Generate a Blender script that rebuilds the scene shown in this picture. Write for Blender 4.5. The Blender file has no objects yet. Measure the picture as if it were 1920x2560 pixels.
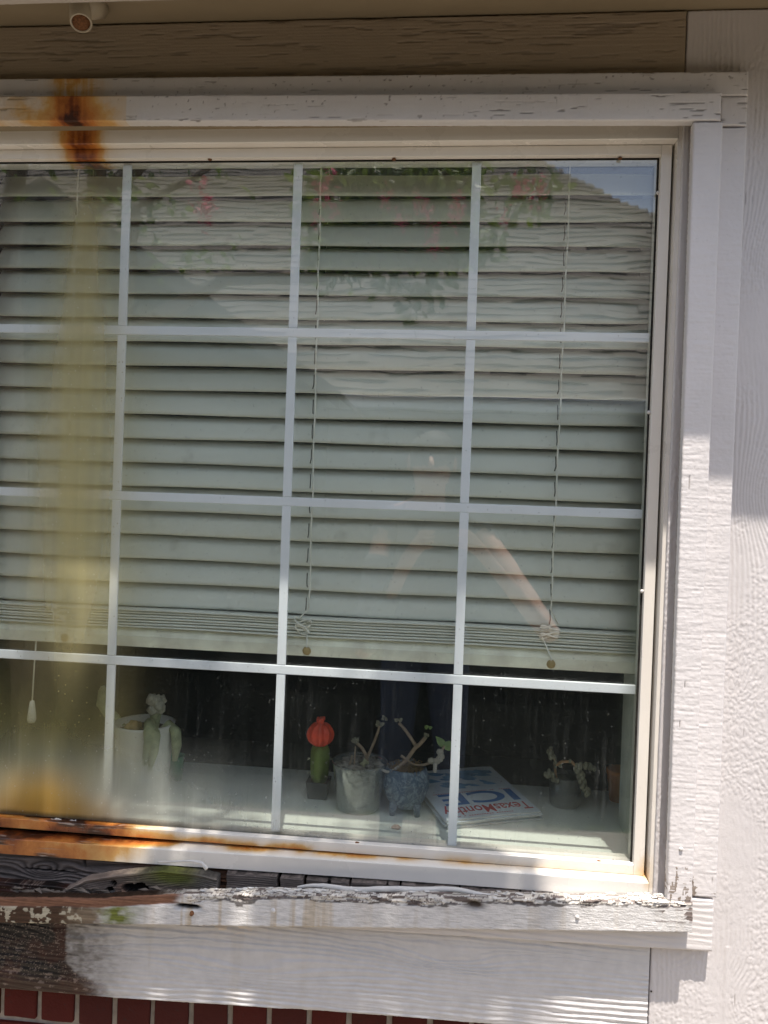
import bpy, bmesh, math, random
import numpy as np
from mathutils import Vector, Matrix, noise as mn
random.seed(7)
rs = np.random.RandomState(11)
S = bpy.context.scene
COL = S.collection
# ------------------------------------------------------------------ camera
def rotm(yaw, pit, rol):
    cy, sy = math.cos(yaw), math.sin(yaw); Rz = np.array([[cy,-sy,0],[sy,cy,0],[0,0,1]])
    cp, sp = math.cos(pit), math.sin(pit); Rx = np.array([[1,0,0],[0,cp,-sp],[0,sp,cp]])
    cr, sr = math.cos(rol), math.sin(rol); Ry = np.array([[cr,0,sr],[0,1,0],[-sr,0,cr]])
    return Rz @ Rx @ Ry
CM = rotm(.0941, -.0091, -.0358); CC = np.array([.607, -1.3275, -.2957])
def at(x, y, Y):
    """point of the plane y=Y seen at photo position (x, y); used to take sizes off the photo"""
    v = CM @ np.array([(x-960)/1922., 1, -(y-1280)/1922.]); q = CC + (Y-CC[1])/v[1]*v
    return (float(q[0]), Y, float(q[2]))
cam = bpy.data.cameras.new('camera'); co = bpy.data.objects.new('camera', cam); COL.objects.link(co)
R4 = np.eye(4); R4[:3,0] = CM[:,0]; R4[:3,1] = CM[:,2]; R4[:3,2] = -CM[:,1]; R4[:3,3] = CC
co.matrix_world = Matrix(R4.tolist())
cam.sensor_fit = 'HORIZONTAL'; cam.sensor_width = 36; cam.lens = 36.04; cam.clip_start = .01; cam.clip_end = 500
S.camera = co
# ------------------------------------------------------------------ light
SUN = Vector((-.15, 1, -3.5)).normalized()
w = bpy.data.worlds.new('World'); S.world = w; w.use_nodes = True
wn = w.node_tree.nodes; wl = w.node_tree.links
sky = wn.new('ShaderNodeTexSky'); sky.sky_type = 'NISHITA'; sky.sun_disc = False
sky.sun_elevation = math.asin(-SUN.z); sky.sun_rotation = math.atan2(-SUN.x, -SUN.y)
sky.dust_density = 2.2; sky.air_density = 1.0; sky.ozone_density = 1.0
bg = wn['Background']; hz = wn.new('ShaderNodeMix'); hz.data_type = 'RGBA'; hz.blend_type = 'ADD'; hz.inputs[0].default_value = 1   # even summer haze over the whole sky
wl.new(sky.outputs[0], hz.inputs[6]); hz.inputs[7].default_value = (1.5, 1.55, 1.65, 1); wl.new(hz.outputs[2], bg.inputs[0]); bg.inputs[1].default_value = .11
sl = bpy.data.lights.new('sun', 'SUN'); sl.energy = 4.3; sl.angle = math.radians(.53); sl.color = (1, .925, .835)
so = bpy.data.objects.new('sun', sl); COL.objects.link(so)
so.rotation_euler = (-SUN).to_track_quat('Z', 'Y').to_euler(); so.location = (0, -3, 9)
S.view_settings.view_transform = 'Standard'; S.view_settings.look = 'None'
S.view_settings.exposure = 1.0; S.view_settings.gamma = 1; S.view_settings.use_curve_mapping = False
S.render.engine = 'CYCLES'
S.cycles.max_bounces = 10; S.cycles.diffuse_bounces = 5; S.cycles.transparent_max_bounces = 16
# ------------------------------------------------------------------ noise (numpy)
def _h(ix, iy, s):
    n = (ix.astype(np.int64)*374761393 + iy.astype(np.int64)*668265263 + s*1274126177) & 0xffffffff
    n = ((n ^ (n >> 13))*1103515245) & 0xffffffff
    n = ((n ^ (n >> 16))*2246822519) & 0xffffffff
    return ((n ^ (n >> 15)) & 0xffff)/65535.
def vn(x, y, s=0):
    x = np.asarray(x, float); y = np.asarray(y, float)
    ix = np.floor(x); iy = np.floor(y); fx = x-ix; fy = y-iy
    fx = fx*fx*(3-2*fx); fy = fy*fy*(3-2*fy)
    a = _h(ix,iy,s); b = _h(ix+1,iy,s); c = _h(ix,iy+1,s); d = _h(ix+1,iy+1,s)
    return (a*(1-fx)+b*fx)*(1-fy)+(c*(1-fx)+d*fx)*fy
def fbm(x, y, s=0, o=4):
    r = 0; a = .5
    for i in range(o):
        r = r + a*vn(x*2**i, y*2**i, s+i*17); a *= .5
    return r/(1-.5**o)
def worley(x, y, s=0):
    x = np.asarray(x, float); y = np.asarray(y, float); ix = np.floor(x); iy = np.floor(y)
    f1 = np.full(x.shape, 9.); f2 = np.full(x.shape, 9.); idv = np.zeros(x.shape)
    for dx in (-1,0,1):
        for dy in (-1,0,1):
            cx = ix+dx; cy = iy+dy; px = cx+_h(cx,cy,s+1); py = cy+_h(cx,cy,s+2); d = np.hypot(px-x, py-y)
            nearer = d < f1; f2 = np.where(nearer, f1, np.minimum(f2, d)); idv = np.where(nearer, _h(cx,cy,s+3), idv); f1 = np.where(nearer, d, f1)
    return f1, f2-f1, idv
def ss(a, b, x):
    t = np.clip((x-a)/(b-a), 0, 1); return t*t*(3-2*t)
# ------------------------------------------------------------------ object helpers
def link(name, me, mat=None, parent=None):
    o = bpy.data.objects.new(name, me); COL.objects.link(o)
    if mat is not None: me.materials.append(mat)
    if parent is not None:
        o.parent = parent; L = parent
        off = Vector((0,0,0))
        while L is not None: off += Vector(L.location); L = L.parent
        me.transform(Matrix.Translation(-off))
    return o
def thing(name, label, cat, loc=(0,0,0), group=None):
    o = bpy.data.objects.new(name, None); COL.objects.link(o); o.location = loc; o.empty_display_size = .05
    o['label'] = label; o['category'] = cat
    if group: o['group'] = group
    return o
def tag(o, label=None, cat=None, group=None, kind=None):
    for k, v in (('label',label),('category',cat),('group',group),('kind',kind)):
        if v: o[k] = v
    return o
class MB:
    def __init__(s): s.v = []; s.f = []
    def add(s, v, f):
        n = len(s.v); s.v += [tuple(map(float, p)) for p in v]; s.f += [tuple(i+n for i in q) for q in f]; return s
    def box(s, x0, x1, y0, y1, z0, z1):
        return s.add([(x0,y0,z0),(x1,y0,z0),(x1,y1,z0),(x0,y1,z0),(x0,y0,z1),(x1,y0,z1),(x1,y1,z1),(x0,y1,z1)],
                     [(3,2,1,0),(4,5,6,7),(0,1,5,4),(1,2,6,5),(2,3,7,6),(3,0,4,7)])
    def prism(s, poly, y0, y1):      # poly in xz, counter-clockwise seen from -y
        n = len(poly); v = [(p[0],y0,p[1]) for p in poly]+[(p[0],y1,p[1]) for p in poly]
        return s.add(v, [tuple(range(n)), tuple(range(2*n-1,n-1,-1))]+[((i+1)%n, i, i+n, (i+1)%n+n) for i in range(n)])
    def tube(s, pts, r, n=8, cap=True):
        pts = [Vector(p) for p in pts]; m = len(pts); rr = r if isinstance(r,(list,tuple)) else [r]*m
        v = []; up = Vector((.3,.2,1)).normalized()
        for i, p in enumerate(pts):
            t = (pts[min(i+1,m-1)]-pts[max(i-1,0)]).normalized()
            a = t.cross(up); 
            if a.length < .05: a = t.cross(Vector((1,0,0)))
            a.normalize(); b = t.cross(a)
            for k in range(n):
                th = 2*math.pi*k/n; v.append(p+(a*math.cos(th)+b*math.sin(th))*rr[i])
        f = [(i*n+k, i*n+(k+1)%n, (i+1)*n+(k+1)%n, (i+1)*n+k) for i in range(m-1) for k in range(n)]
        if cap: f += [tuple(range(n-1,-1,-1)), tuple(range((m-1)*n, m*n))]
        return s.add(v, f)
    def lathe(s, prof, cx=0, cy=0, n=32, wob=0):   # prof: (r,z)
        v = []; m = len(prof)
        for i,(r,z) in enumerate(prof):
            for k in range(n):
                th = 2*math.pi*k/n; q = r*(1+wob*(mn.noise(Vector((math.cos(th)*2,math.sin(th)*2,z*30)))))
                v.append((cx+q*math.cos(th), cy+q*math.sin(th), z))
        f = [(i*n+k, i*n+(k+1)%n, (i+1)*n+(k+1)%n, (i+1)*n+k) for i in range(m-1) for k in range(n)]
        return s.add(v, f)
    def ball(s, c, r, n=8, sq=(1,1,1), nz=0):
        v = []; f = []; c = Vector(c)
        for i in range(n+1):
            ph = math.pi*i/n
            for k in range(2*n):
                th = math.pi*k/n; d = Vector((math.sin(ph)*math.cos(th), math.sin(ph)*math.sin(th), math.cos(ph)))
                q = r*(1+nz*mn.noise(d*2.3+c*40)); v.append((c.x+d.x*q*sq[0], c.y+d.y*q*sq[1], c.z+d.z*q*sq[2]))
        for i in range(n):
            for k in range(2*n):
                f.append((i*2*n+k, (i+1)*2*n+k, (i+1)*2*n+(k+1)%(2*n), i*2*n+(k+1)%(2*n)))
        return s.add(v, f)
    def build(s, name, mat, parent=None, smooth=False, bevel=0, seg=2):
        me = bpy.data.meshes.new(name); me.from_pydata(s.v, [], s.f); me.update()
        if smooth: me.shade_smooth()
        o = link(name, me, mat, parent)
        if bevel:
            b = o.modifiers.new('bevel','BEVEL'); b.width = bevel; b.segments = seg; b.limit_method = 'ANGLE'; b.angle_limit = .6
        return o
def box(name, mat, parent, x0,x1,y0,y1,z0,z1, bevel=.0008):
    return MB().box(x0,x1,y0,y1,z0,z1).build(name, mat, parent, bevel=bevel)
def fast_mesh(name, V, F, attrs=None, smooth=True):
    me = bpy.data.meshes.new(name); V = np.asarray(V, np.float32); F = np.asarray(F, np.int32)
    me.vertices.add(len(V)); me.vertices.foreach_set('co', V.ravel())
    me.loops.add(F.size); me.loops.foreach_set('vertex_index', F.ravel())
    me.polygons.add(len(F)); me.polygons.foreach_set('loop_start', np.arange(0, F.size, F.shape[1], dtype=np.int32))
    me.polygons.foreach_set('loop_total', np.full(len(F), F.shape[1], np.int32))
    for k, a in (attrs or {}).items():
        at_ = me.attributes.new(k, 'FLOAT_COLOR', 'POINT'); at_.data.foreach_set('color', np.asarray(a, np.float32).ravel())
    if attrs and 'wear' in attrs:
        q = me.attributes.new('mildew', 'FLOAT', 'POINT'); q.data.foreach_set('value', np.ascontiguousarray(np.asarray(attrs['wear'], np.float32)[:,3]))
    me.update(calc_edges=True); me.validate()
    me.shade_smooth() if smooth else me.shade_flat()
    return me
# a weathered board: displaced grid front in the xz plane with rounded edges, sides and back
def board(name, mat, parent, x0, x1, zb, zt, Y, thick, h=None, step=.002, rnd=.003, wear=None, vcol=None, left=None, right=None, rag=.0005):
    zbf = zb if callable(zb) else (lambda x, v=zb: x*0+v); ztf = zt if callable(zt) else (lambda x, v=zt: x*0+v)
    nx = max(4, int((x1-x0)/step)); xm = np.array([x0, x1]); H = float(np.max(ztf(xm)-zbf(xm)))
    nz = max(4, int(H/step))
    u = np.linspace(0,1,nx+1); v = np.linspace(0,1,nz+1); U, V_ = np.meshgrid(u, v)
    xl = left if left is not None else (lambda t: x0+0*t); xr = right if right is not None else (lambda t: x1+0*t)
    X = xl(V_)*(1-U)+xr(V_)*U
    zbv = zbf(X); ztv = ztf(X); Z = zbv+(ztv-zbv)*V_
    Z = Z + rag*(fbm(X*160, Z*9, 5)-.5)*2*(np.where(V_>.5, 1, -1)) * (np.abs(V_-.5)*2)**6
    X = X + rag*(fbm(Z*160, X*9, 6)-.5)*2*(np.abs(U-.5)*2)**10
    e = np.minimum(np.minimum((U)*(x1-x0), (1-U)*(x1-x0)), np.minimum(V_*(ztv-zbv), (1-V_)*(ztv-zbv)))
    rec = np.where(e < rnd, rnd*(1-np.sqrt(np.clip(1-(1-e/rnd)**2, 0, 1)))*.7, 0)
    hh = h(X, Z) if h is not None else 0*X
    dirt = None
    if isinstance(hh, tuple): hh, dirt = hh
    yb = Y(X, Z) if callable(Y) else Y
    P = np.stack([X, yb + rec - hh + 0*X, Z], -1).reshape(-1,3)
    idx = np.arange((nx+1)*(nz+1)).reshape(nz+1, nx+1)
    F = np.stack([idx[:-1,:-1], idx[:-1,1:], idx[1:,1:], idx[1:,:-1]], -1).reshape(-1,4)
    loop = np.concatenate([idx[0,:], idx[1:,-1], idx[-1,-2::-1], idx[-2:0:-1,0]])
    Pl = P[loop]; layers = [loop]; Ps = [P]; n0 = len(P); K = 5
    ymean = float(np.mean(yb)) if callable(Y) else Y
    for k in range(1, K+1):
        t = k/K; L = Pl.copy(); L[:,1] = Pl[:,1]*(1-t)+(ymean+thick)*t
        if k < K: L[:,2] += (fbm(L[:,0]*60, L[:,1]*300, 8)-.5)*rag*2
        Ps.append(L); layers.append(np.arange(n0, n0+len(L))); n0 += len(L)
    Fs = [F]
    for k in range(K):
        a = layers[k]; b = layers[k+1]; Fs.append(np.stack([np.roll(a,-1), a, b, np.roll(b,-1)], -1))
    P = np.concatenate(Ps); F = np.concatenate(Fs)
    at_ = None
    if wear is not None: at_ = {'wear': wear(P[:,0], P[:,1], P[:,2])}
    if dirt is not None:
        dd = np.zeros(len(P)); dd[:dirt.size] = dirt.ravel(); at_ = at_ or {}; at_['dirt'] = np.stack([dd]*4, -1)
    if vcol is not None:
        at_ = at_ or {}; vc = np.clip(vcol(P[:,0], P[:,1], P[:,2]), 0, 1); at_['vcol'] = np.concatenate([vc, np.ones((len(P),1))], 1)
    me = fast_mesh(name, P, F, at_)
    return link(name, me, mat, parent)
# ------------------------------------------------------------------ material helpers
class NT:
    def __init__(s, name, rough=.6, spec=.4):
        s.m = bpy.data.materials.new(name); s.m.use_nodes = True; s.t = s.m.node_tree; s.n = s.t.nodes
        s.b = s.n['Principled BSDF']; s.b.inputs['Roughness'].default_value = rough
        s.b.inputs['Specular IOR Level'].default_value = spec
        s._p = None
    def lk(s, a, b): s.t.links.new(a, b)
    def set(s, sock, v):
        if isinstance(v, bpy.types.NodeSocket): s.lk(v, sock)
        elif v is not None: sock.default_value = v
    def pos(s):
        if s._p is None: s._p = s.n.new('ShaderNodeNewGeometry').outputs['Position']
        return s._p
    def map(s, sc=(1,1,1), loc=(0,0,0), rot=(0,0,0), vec=None):
        m = s.n.new('ShaderNodeMapping'); s.lk(vec or s.pos(), m.inputs[0])
        m.inputs['Scale'].default_value = sc; m.inputs['Location'].default_value = loc; m.inputs['Rotation'].default_value = rot
        return m.outputs[0]
    def noise(s, scale=5, vec=None, det=4, dist=0, rough=.5):
        n = s.n.new('ShaderNodeTexNoise'); s.lk(vec or s.pos(), n.inputs['Vector'])
        n.inputs['Scale'].default_value = scale; n.inputs['Detail'].default_value = det; n.inputs['Distortion'].default_value = dist
        n.inputs['Roughness'].default_value = rough
        return n.outputs['Fac']
    def vor(s, scale=5, vec=None, feat='F1', rnd=1):
        n = s.n.new('ShaderNodeTexVoronoi'); n.feature = feat; s.lk(vec or s.pos(), n.inputs['Vector'])
        n.inputs['Scale'].default_value = scale; n.inputs['Randomness'].default_value = rnd
        return n.outputs
    def ramp(s, f, *st):
        r = s.n.new('ShaderNodeValToRGB'); s.lk(f, r.inputs[0]); e = r.color_ramp.elements
        while len(e) < len(st): e.new(.5)
        for i, (p, c) in enumerate(st):
            e[i].position = p; e[i].color = (c,c,c,1) if isinstance(c,(int,float)) else (*c,1)
        return r.outputs[0]
    def mix(s, f, a, b, mode='MIX'):
        m = s.n.new('ShaderNodeMix'); m.data_type = 'RGBA'; m.blend_type = mode
        s.set(m.inputs[0], f)
        for i, v in ((6,a),(7,b)):
            s.set(m.inputs[i], (*v,1) if isinstance(v, tuple) and len(v)==3 else v)
        return m.outputs[2]
    def math(s, op, a, b=None, c=None, clamp=False):
        m = s.n.new('ShaderNodeMath'); m.operation = op; m.use_clamp = clamp
        for i, v in enumerate((a,b,c)):
            if v is not None: s.set(m.inputs[i], v)
        return m.outputs[0]
    def sep(s, v):
        m = s.n.new('ShaderNodeSeparateColor'); s.lk(v, m.inputs[0]); return m.outputs
    def attr(s, name):
        a = s.n.new('ShaderNodeAttribute'); a.attribute_name = name; return a
    def bump(s, h, strength=.3, dist=.002, normal=None):
        b = s.n.new('ShaderNodeBump'); s.lk(h, b.inputs['Height']); b.inputs['Strength'].default_value = strength
        b.inputs['Distance'].default_value = dist
        if normal: s.lk(normal, b.inputs['Normal'])
        return b.outputs[0]
    def col(s, c): s.set(s.b.inputs['Base Color'], (*c,1) if isinstance(c, tuple) else c)
    def nrm(s, n): s.lk(n, s.b.inputs['Normal'])
def simple(name, c, rough=.6, spec=.4, var=.12, vs=30, bump=.15, bs=200, metal=0, trans=0):
    t = NT(name, rough, spec); f = t.noise(vs, det=5)
    t.col(t.mix(t.ramp(f, (.3,0),(.7,1)), tuple(x*(1-var) for x in c), tuple(min(1,x*(1+var)) for x in c)))
    if bump: t.nrm(t.bump(t.noise(bs, det=3), bump, .001))
    t.b.inputs['Metallic'].default_value = metal; t.b.inputs['Transmission Weight'].default_value = trans
    return t.m
WOOD = (.23,.19,.16)
# painted / weathered surface. attribute wear: R bare wood, G rust, B moss, A mildew
def weathered(name, paint, rough=.55, direction='x', bumpS=.25, wood=WOOD, gloss=.35, fine=1.0, dirt=.5, threads=.53):
    t = NT(name, rough, gloss)
    st = (8, 60, 220) if direction == 'x' else (220, 60, 8)
    g = t.noise(1, t.map(st), 5, .6)
    big = t.noise(3.5, det=6, rough=.65); sp = t.noise(330, det=3, rough=.7)
    c = t.mix(t.ramp(big, (.35,0),(.7,1)), tuple(p*.93 for p in paint), tuple(p*1.04 for p in paint))
    specks = t.ramp(t.noise(95, det=3, rough=.7), (.69,0),(.73,1))
    c = t.mix(t.math('MULTIPLY', specks, .35*dirt), c, (.12,.10,.085))
    dt = t.ramp(t.noise(1, t.map((14,40,1.6)), 4), (.5,0),(.8,1))
    c = t.mix(t.math('MULTIPLY', dt, .16*dirt), c, (.30,.26,.20))
    a = t.attr('wear'); R, G, B = t.sep(a.outputs['Color'])[:3]; A = t.attr('mildew').outputs['Fac']
    dk = t.sep(t.attr('dirt').outputs['Color'])[0]
    c = t.mix(t.math('MULTIPLY', dk, .85), c, (.10,.08,.065))
    # rust
    gn = t.math('ADD', G, t.math('MULTIPLY', t.math('SUBTRACT', t.noise(34, det=6, rough=.65), .5), t.math('MULTIPLY', G, 1.3)))
    rc = t.ramp(gn, (0,(.62,.50,.30)),(.25,(.60,.36,.12)),(.5,(.48,.17,.035)),(.8,(.20,.05,.012)),(1,(.05,.015,.006)))
    c = t.mix(t.ramp(gn, (.03,0),(.30,1)), c, rc)
    # bare wood with flaked paint
    wf = t.math('ADD', R, t.math('MULTIPLY', t.math('SUBTRACT', g, .5), .9))
    wm = t.ramp(wf, (.47,0),(.53,1))
    wm = t.math('MULTIPLY', wm, t.ramp(R, (.02,0),(.12,1)))
    wc = t.mix(g, tuple(x*.32 for x in wood), tuple(x*1.7 for x in wood))
    c = t.mix(wm, c, wc)
    mf = t.ramp(t.math('ADD', B, t.math('MULTIPLY', t.math('SUBTRACT', t.noise(50, det=5), .5), 1.1)), (.42,0),(.75,1))
    c = t.mix(t.math('MULTIPLY', mf, t.ramp(B, (.05,0),(.3,1))), c, t.mix(t.noise(220), (.05,.06,.018), (.16,.165,.065)))
    # black mildew, paint left on the ridges as pale threads
    fl = t.ramp(t.noise(1, t.map((22,50,330)), 4, .6), (threads,0),(threads+.05,1))
    md = t.mix(t.math('MULTIPLY', fl, .8), t.mix(t.noise(18, det=5), (.012,.009,.008), (.085,.035,.02)), (.38,.31,.26))
    mm = t.ramp(t.math('ADD', A, t.math('MULTIPLY', t.math('SUBTRACT', t.noise(1, t.map((9,30,150)), 6, 0, .65), .5), 1.7)), (.30,0),(.62,1))
    mm = t.math('MULTIPLY', mm, t.ramp(A, (.03,0),(.15,1)))
    c = t.mix(mm, c, md)
    t.col(c)
    hgt = t.math('ADD', t.math('MULTIPLY', g, t.math('ADD', .35, wm)), t.math('MULTIPLY', sp, .9*fine))
    hgt = t.math('SUBTRACT', hgt, t.math('MULTIPLY', wm, .6))
    t.nrm(t.bump(hgt, bumpS, .0015))
    t.set(t.b.inputs['Roughness'], t.math('ADD', t.math('MULTIPLY', wm, .3), t.math('ADD', rough-.08, t.math('MULTIPLY', big, .16)), clamp=True))
    return t.m
def no_wear(me):
    pass
PAINT = (.60,.57,.565)
M = {}
M['panel'] = weathered('paint_panel', PAINT, .45, 'z', .22)
M['trim'] = weathered('paint_trim', (.655,.625,.615), .5, 'x', .28)
M['trimv'] = weathered('paint_trim_vertical', (.65,.62,.615), .5, 'x', .25)
M['skirt'] = weathered('paint_skirt', (.58,.565,.56), .5, 'x', .2)
M['frieze'] = weathered('paint_frieze', (.34,.275,.20), .6, 'x', .35)
M['soffit'] = weathered('paint_soffit', (.25,.20,.13), .6, 'x', .2)
M['fascia'] = weathered('paint_fascia', (.47,.41,.36), .55, 'x', .15)
M['frame'] = weathered('frame_enamel', (.76,.72,.66), .28, 'x', .06, gloss=.5, fine=.25, dirt=.25)
M['muntin'] = weathered('muntin_enamel', (.80,.84,.88), .3, 'x', .05, gloss=.5, fine=.2, dirt=.2)
M['lumber'] = weathered('rotten_lumber', (.15,.125,.105), .85, 'x', .7, wood=(.13,.105,.088), dirt=1, threads=.9)
M['dark'] = simple('dark_cavity', (.03,.025,.02), .9, .1)
M['caulk'] = simple('old_caulk', (.42,.35,.30), .8, .2, .3, 60, .6, 300)
M['gasket'] = simple('black_gasket', (.02,.018,.015), .7, .2, .4, 80)
# ------------------------------------------------------------------ ground
def grass_mat():
    t = NT('lawn', .9, .1); a = t.noise(1.2, det=6); b = t.noise(60, det=4)
    t.col(t.mix(t.ramp(a, (.4,0),(.6,1)), t.mix(b, (.05,.075,.02), (.12,.14,.05)), t.mix(b, (.17,.13,.08), (.26,.20,.12))))
    t.nrm(t.bump(b, .8, .02)); return t.m
def bounce_slab_mat():
    t = NT('bounce_concrete', .85, .2); a = t.noise(3, det=8); b = t.noise(150, det=3)
    t.col(t.mix(a, (.25,.22,.18), (.33,.295,.245))); t.nrm(t.bump(b, .4, .002)); return t.m
GZ = -1.78
g = MB().add([(-60,-60,GZ),(60,-60,GZ),(60,60,GZ),(-60,60,GZ)], [(0,1,2,3)]).build('ground', grass_mat()); tag(g, kind='structure')
pv = MB().box(-6, 6, -2.3, -.06, GZ-.1, GZ+.012).build('path', bounce_slab_mat(), bevel=.01); tag(pv, kind='structure')  # added pale slab, bounces warm sunlight up under the eave
# ------------------------------------------------------------------ surface relief functions (metres)
def swirl_phase(x, z, fx, fz, knots, seed, warp=2.2):
    p = x*fx + z*fz + warp*(fbm(x*6*(.35 if fz>fx else 1)+3, z*6*(.35 if fx>fz else 1), seed, 3)-.5)
    for (kx, kz, a, b, A) in knots:
        p = p + A*np.exp(-((x-kx)/a)**2-((z-kz)/b)**2)
    return p
def h_panel(x, z):
    kn = [(1.10,.10,.05,.09,7),(1.115,-.26,.045,.07,6),(1.10,-.63,.05,.085,8),(1.09,-1.07,.04,.05,6),(1.16,-.45,.03,.09,4)]
    p = swirl_phase(x, z, 150, 3.5, kn, 3, 6.0)
    r = np.sin(2*np.pi*p*.85+4*fbm(x*60,z*22,7,3)); r = np.sign(r)*np.abs(r)**.6
    amp = .00030*ss(.30,.75,fbm(x*14,z*6,9))
    w1, w2, _ = worley(x*210+2.5*fbm(x*50,z*50,13), z*125+2*fbm(x*40,z*40,19), 4)
    blot = (.0007*ss(.62,.20,w1))*ss(.42,.66,fbm(x*16, z*10, 31)+.10*ss(.2,-.4,z)) + .0008*(fbm(x*330,z*110,15,3)-.5)
    col = np.zeros_like(x)
    for c in (1.000,1.012,1.060,1.068): col = col + .0008*np.exp(-((x-c)/.003)**2)*ss(.4,.6,fbm(x*3,z*4,int(c*1000)))*(z<-.99)
    ck = ss(.87,.92,fbm(x*300,z*14,17,3))
    return r*amp*1.25 + blot*.8 + col - .0010*ck, ck*.6
def h_skirt(x, z):
    kn = [(.62,-1.05,.09,.020,3.0),(.30,-1.10,.16,.02,2.0),(-.02,-1.08,.1,.02,2.0)]
    p = swirl_phase(x, z, 1.2, 105, kn, 21, 3.4) + .5*fbm(x*22, z*90, 22, 2)
    r = np.mod(p, 1); r = np.where(r < .75, r/.75, (1-r)/.25)-.5      # steep-edged ridges
    r2 = np.mod(p*2.3+.3*fbm(x*9,z*60,24), 1); r2 = np.where(r2 < .7, r2/.7, (1-r2)/.3)-.5
    a = ss(.25,.7,fbm(x*6,z*34,33))
    return r*.0017*(.25+a) + r2*.0007*(1.2-a) + .0006*(fbm(x*60,z*300,35,3)-.5)
def h_skirt_fine(x, z): return .45*h_skirt(x, z)
def h_frieze(x, z):
    kn = [(.7,.47,.2,.015,1.4)]
    p = swirl_phase(x, z, 1.0, 210, kn, 41, 3.6)
    r = np.mod(p, 1)-.5; n = fbm(x*18, z*260, 43, 3); ch = ss(.66,.72,n)
    return r*.0006 - .0010*ch, ch*.45
def h_trim(x, z):      # sawn face with brush marks, short checks
    n = fbm(x*26,z*330,53,3); a = ss(.45,.62,fbm(x*4+z*3, z*22, 59)); ck = ss(.70,.76,n)*a
    pt = ss(.80,.84,fbm(x*190,z*190,61,2))*(1-a)
    return .0007*(fbm(x*330, z*70, 51, 3)-.5) + .0003*(fbm(x*30,z*240,52,3)-.5) - .0011*ck - .0008*pt, np.maximum(ck*.8, pt*.7)
def h_trimv(x, z):
    rg = fbm(x*26, z*300, 55, 2)-.5; ck = ss(.85,.90,fbm(x*260,z*16,58,3))
    return .0008*rg*(.3+fbm(x*9,z*6,56)) + .0006*(fbm(x*230,z*230,57,2)-.5) - .0012*ck, ck*.8
# ------------------------------------------------------------------ the house
WY = -.042
house = thing('house_wall', 'painted wooden house wall with trim boards, eave and rotted sill around the window', 'house wall', (0,WY,GZ))
def zeros(x): return np.zeros((len(x),4))
def wear_panel(x, y, z):
    w = zeros(x); w[:,0] = 0; w[:,3] = .0; return w
W0 = lambda x,y,z: zeros(x)
board('siding_panel', M['panel'], house, .9492, 1.26, -1.26, .519, WY, .02, h_panel, .0015, .002, W0)
board('siding_panel', M['panel'], house, .9492, 1.26, GZ+.12, -1.2605, WY, .02, h_panel, .006, .002, W0)
board('siding_panel', M['panel'], house, 1.2625, 2.45, GZ+.12, .519, WY, .02, h_panel, .009, .002, W0)
board('siding_panel', M['panel'], house, -1.9, -.42, -1.165, .40, WY, .02, h_panel, .009, .002, W0)
board('frieze_board', M['frieze'], house, -1.9, .9468, .395, .518, WY-.0015, .02, h_frieze, .0017, .002, W0)
board('soffit', M['soffit'], house, -1.9, 2.45, .5215, .535, -.26, .012, None, .05, .001, W0).hide_render = False
# soffit as a horizontal sheet (wall to fascia)
bpy.data.objects.remove(bpy.data.objects['soffit'], do_unlink=True)
nx = 500; xs = np.linspace(-1.9, 2.45, nx+1); ys = np.linspace(-.235, .0, 40)
Xg, Yg = np.meshgrid(xs, ys); Zg = .521 + .0006*(fbm(Xg*10, Yg*120, 71)-.5)
idx = np.arange(Xg.size).reshape(Xg.shape)
F = np.stack([idx[:-1,:-1], idx[1:,:-1], idx[1:,1:], idx[:-1,1:]], -1).reshape(-1,4)
link('soffit', fast_mesh('soffit', np.stack([Xg,Yg,Zg],-1).reshape(-1,3), F, {'wear': np.zeros((Xg.size,4))}), M['soffit'], house)
EY, EZ = WY-.2094, .429
board('fascia_board', M['fascia'], house, -1.9, 2.45, EZ, .60, EY, .015, lambda x,z: .0003*(fbm(x*8,z*200,72)-.5), .006, .002, W0)
def shingle_mat(name, c0, c1):
    t = NT(name, .95, .1); v = t.vor(9, t.map((1,1,1)))
    t.col(t.mix(t.noise(5, det=6), c0, c1)); t.nrm(t.bump(t.noise(260, det=2), .5, .002)); return t.m
roofm = shingle_mat('own_shingles', (.16,.14,.12), (.26,.23,.20))
MB().add([(-2,EY-.04,.60),(2.5,EY-.04,.60),(2.5,3.2,2.2),(-2,3.2,2.2),(-2,EY-.04,.585),(2.5,EY-.04,.585),(2.5,3.2,2.185),(-2,3.2,2.185)],
         [(0,1,2,3),(7,6,5,4),(4,5,1,0),(5,6,2,1),(6,7,3,2),(7,4,0,3)]).build('roof', roofm, house)
# outer trim layer
_zx = [-.45,-.148,.029,.15,.269,.335,.6,1.0]; _zz = [-1.016,-.9925,-.9793,-.9623,-.9507,-.944,-.9275,-.9032]
ztS = lambda x: np.interp(x, _zx, _zz) + .0016*(fbm(x*60, x*0, 101)-.5)
TO = -.060
def wear_head(zlo, zhi):
    def f(x, y, z):
        w = zeros(x); n = fbm(x*30, z*30, 80)
        d = (x+.072+.02*(n-.5))
        core = np.exp(-(d/.028)**2); wide = np.exp(-(d/.095)**2)
        if zlo > .37: w[:,1] = (.34*np.exp(-(d/.042)**2)*(.5+n)*1.0 + .10*wide*n)*(.45+1.0*fbm(x*170,z*9,82))
        else:
            t_ = ss(.39,.33,z)
            w[:,1] = core*(.36+.40*t_)*(.35+.6*n+.7*fbm(x*210,z*10,83,3)) + .27*wide*(.6+.8*n)*(x<.03) + .10*ss(.12,-.02,x)*n + .10*ss(.04,0,np.abs(z-.336))*ss(.1,-.1,x)
        return w
    return f
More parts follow.
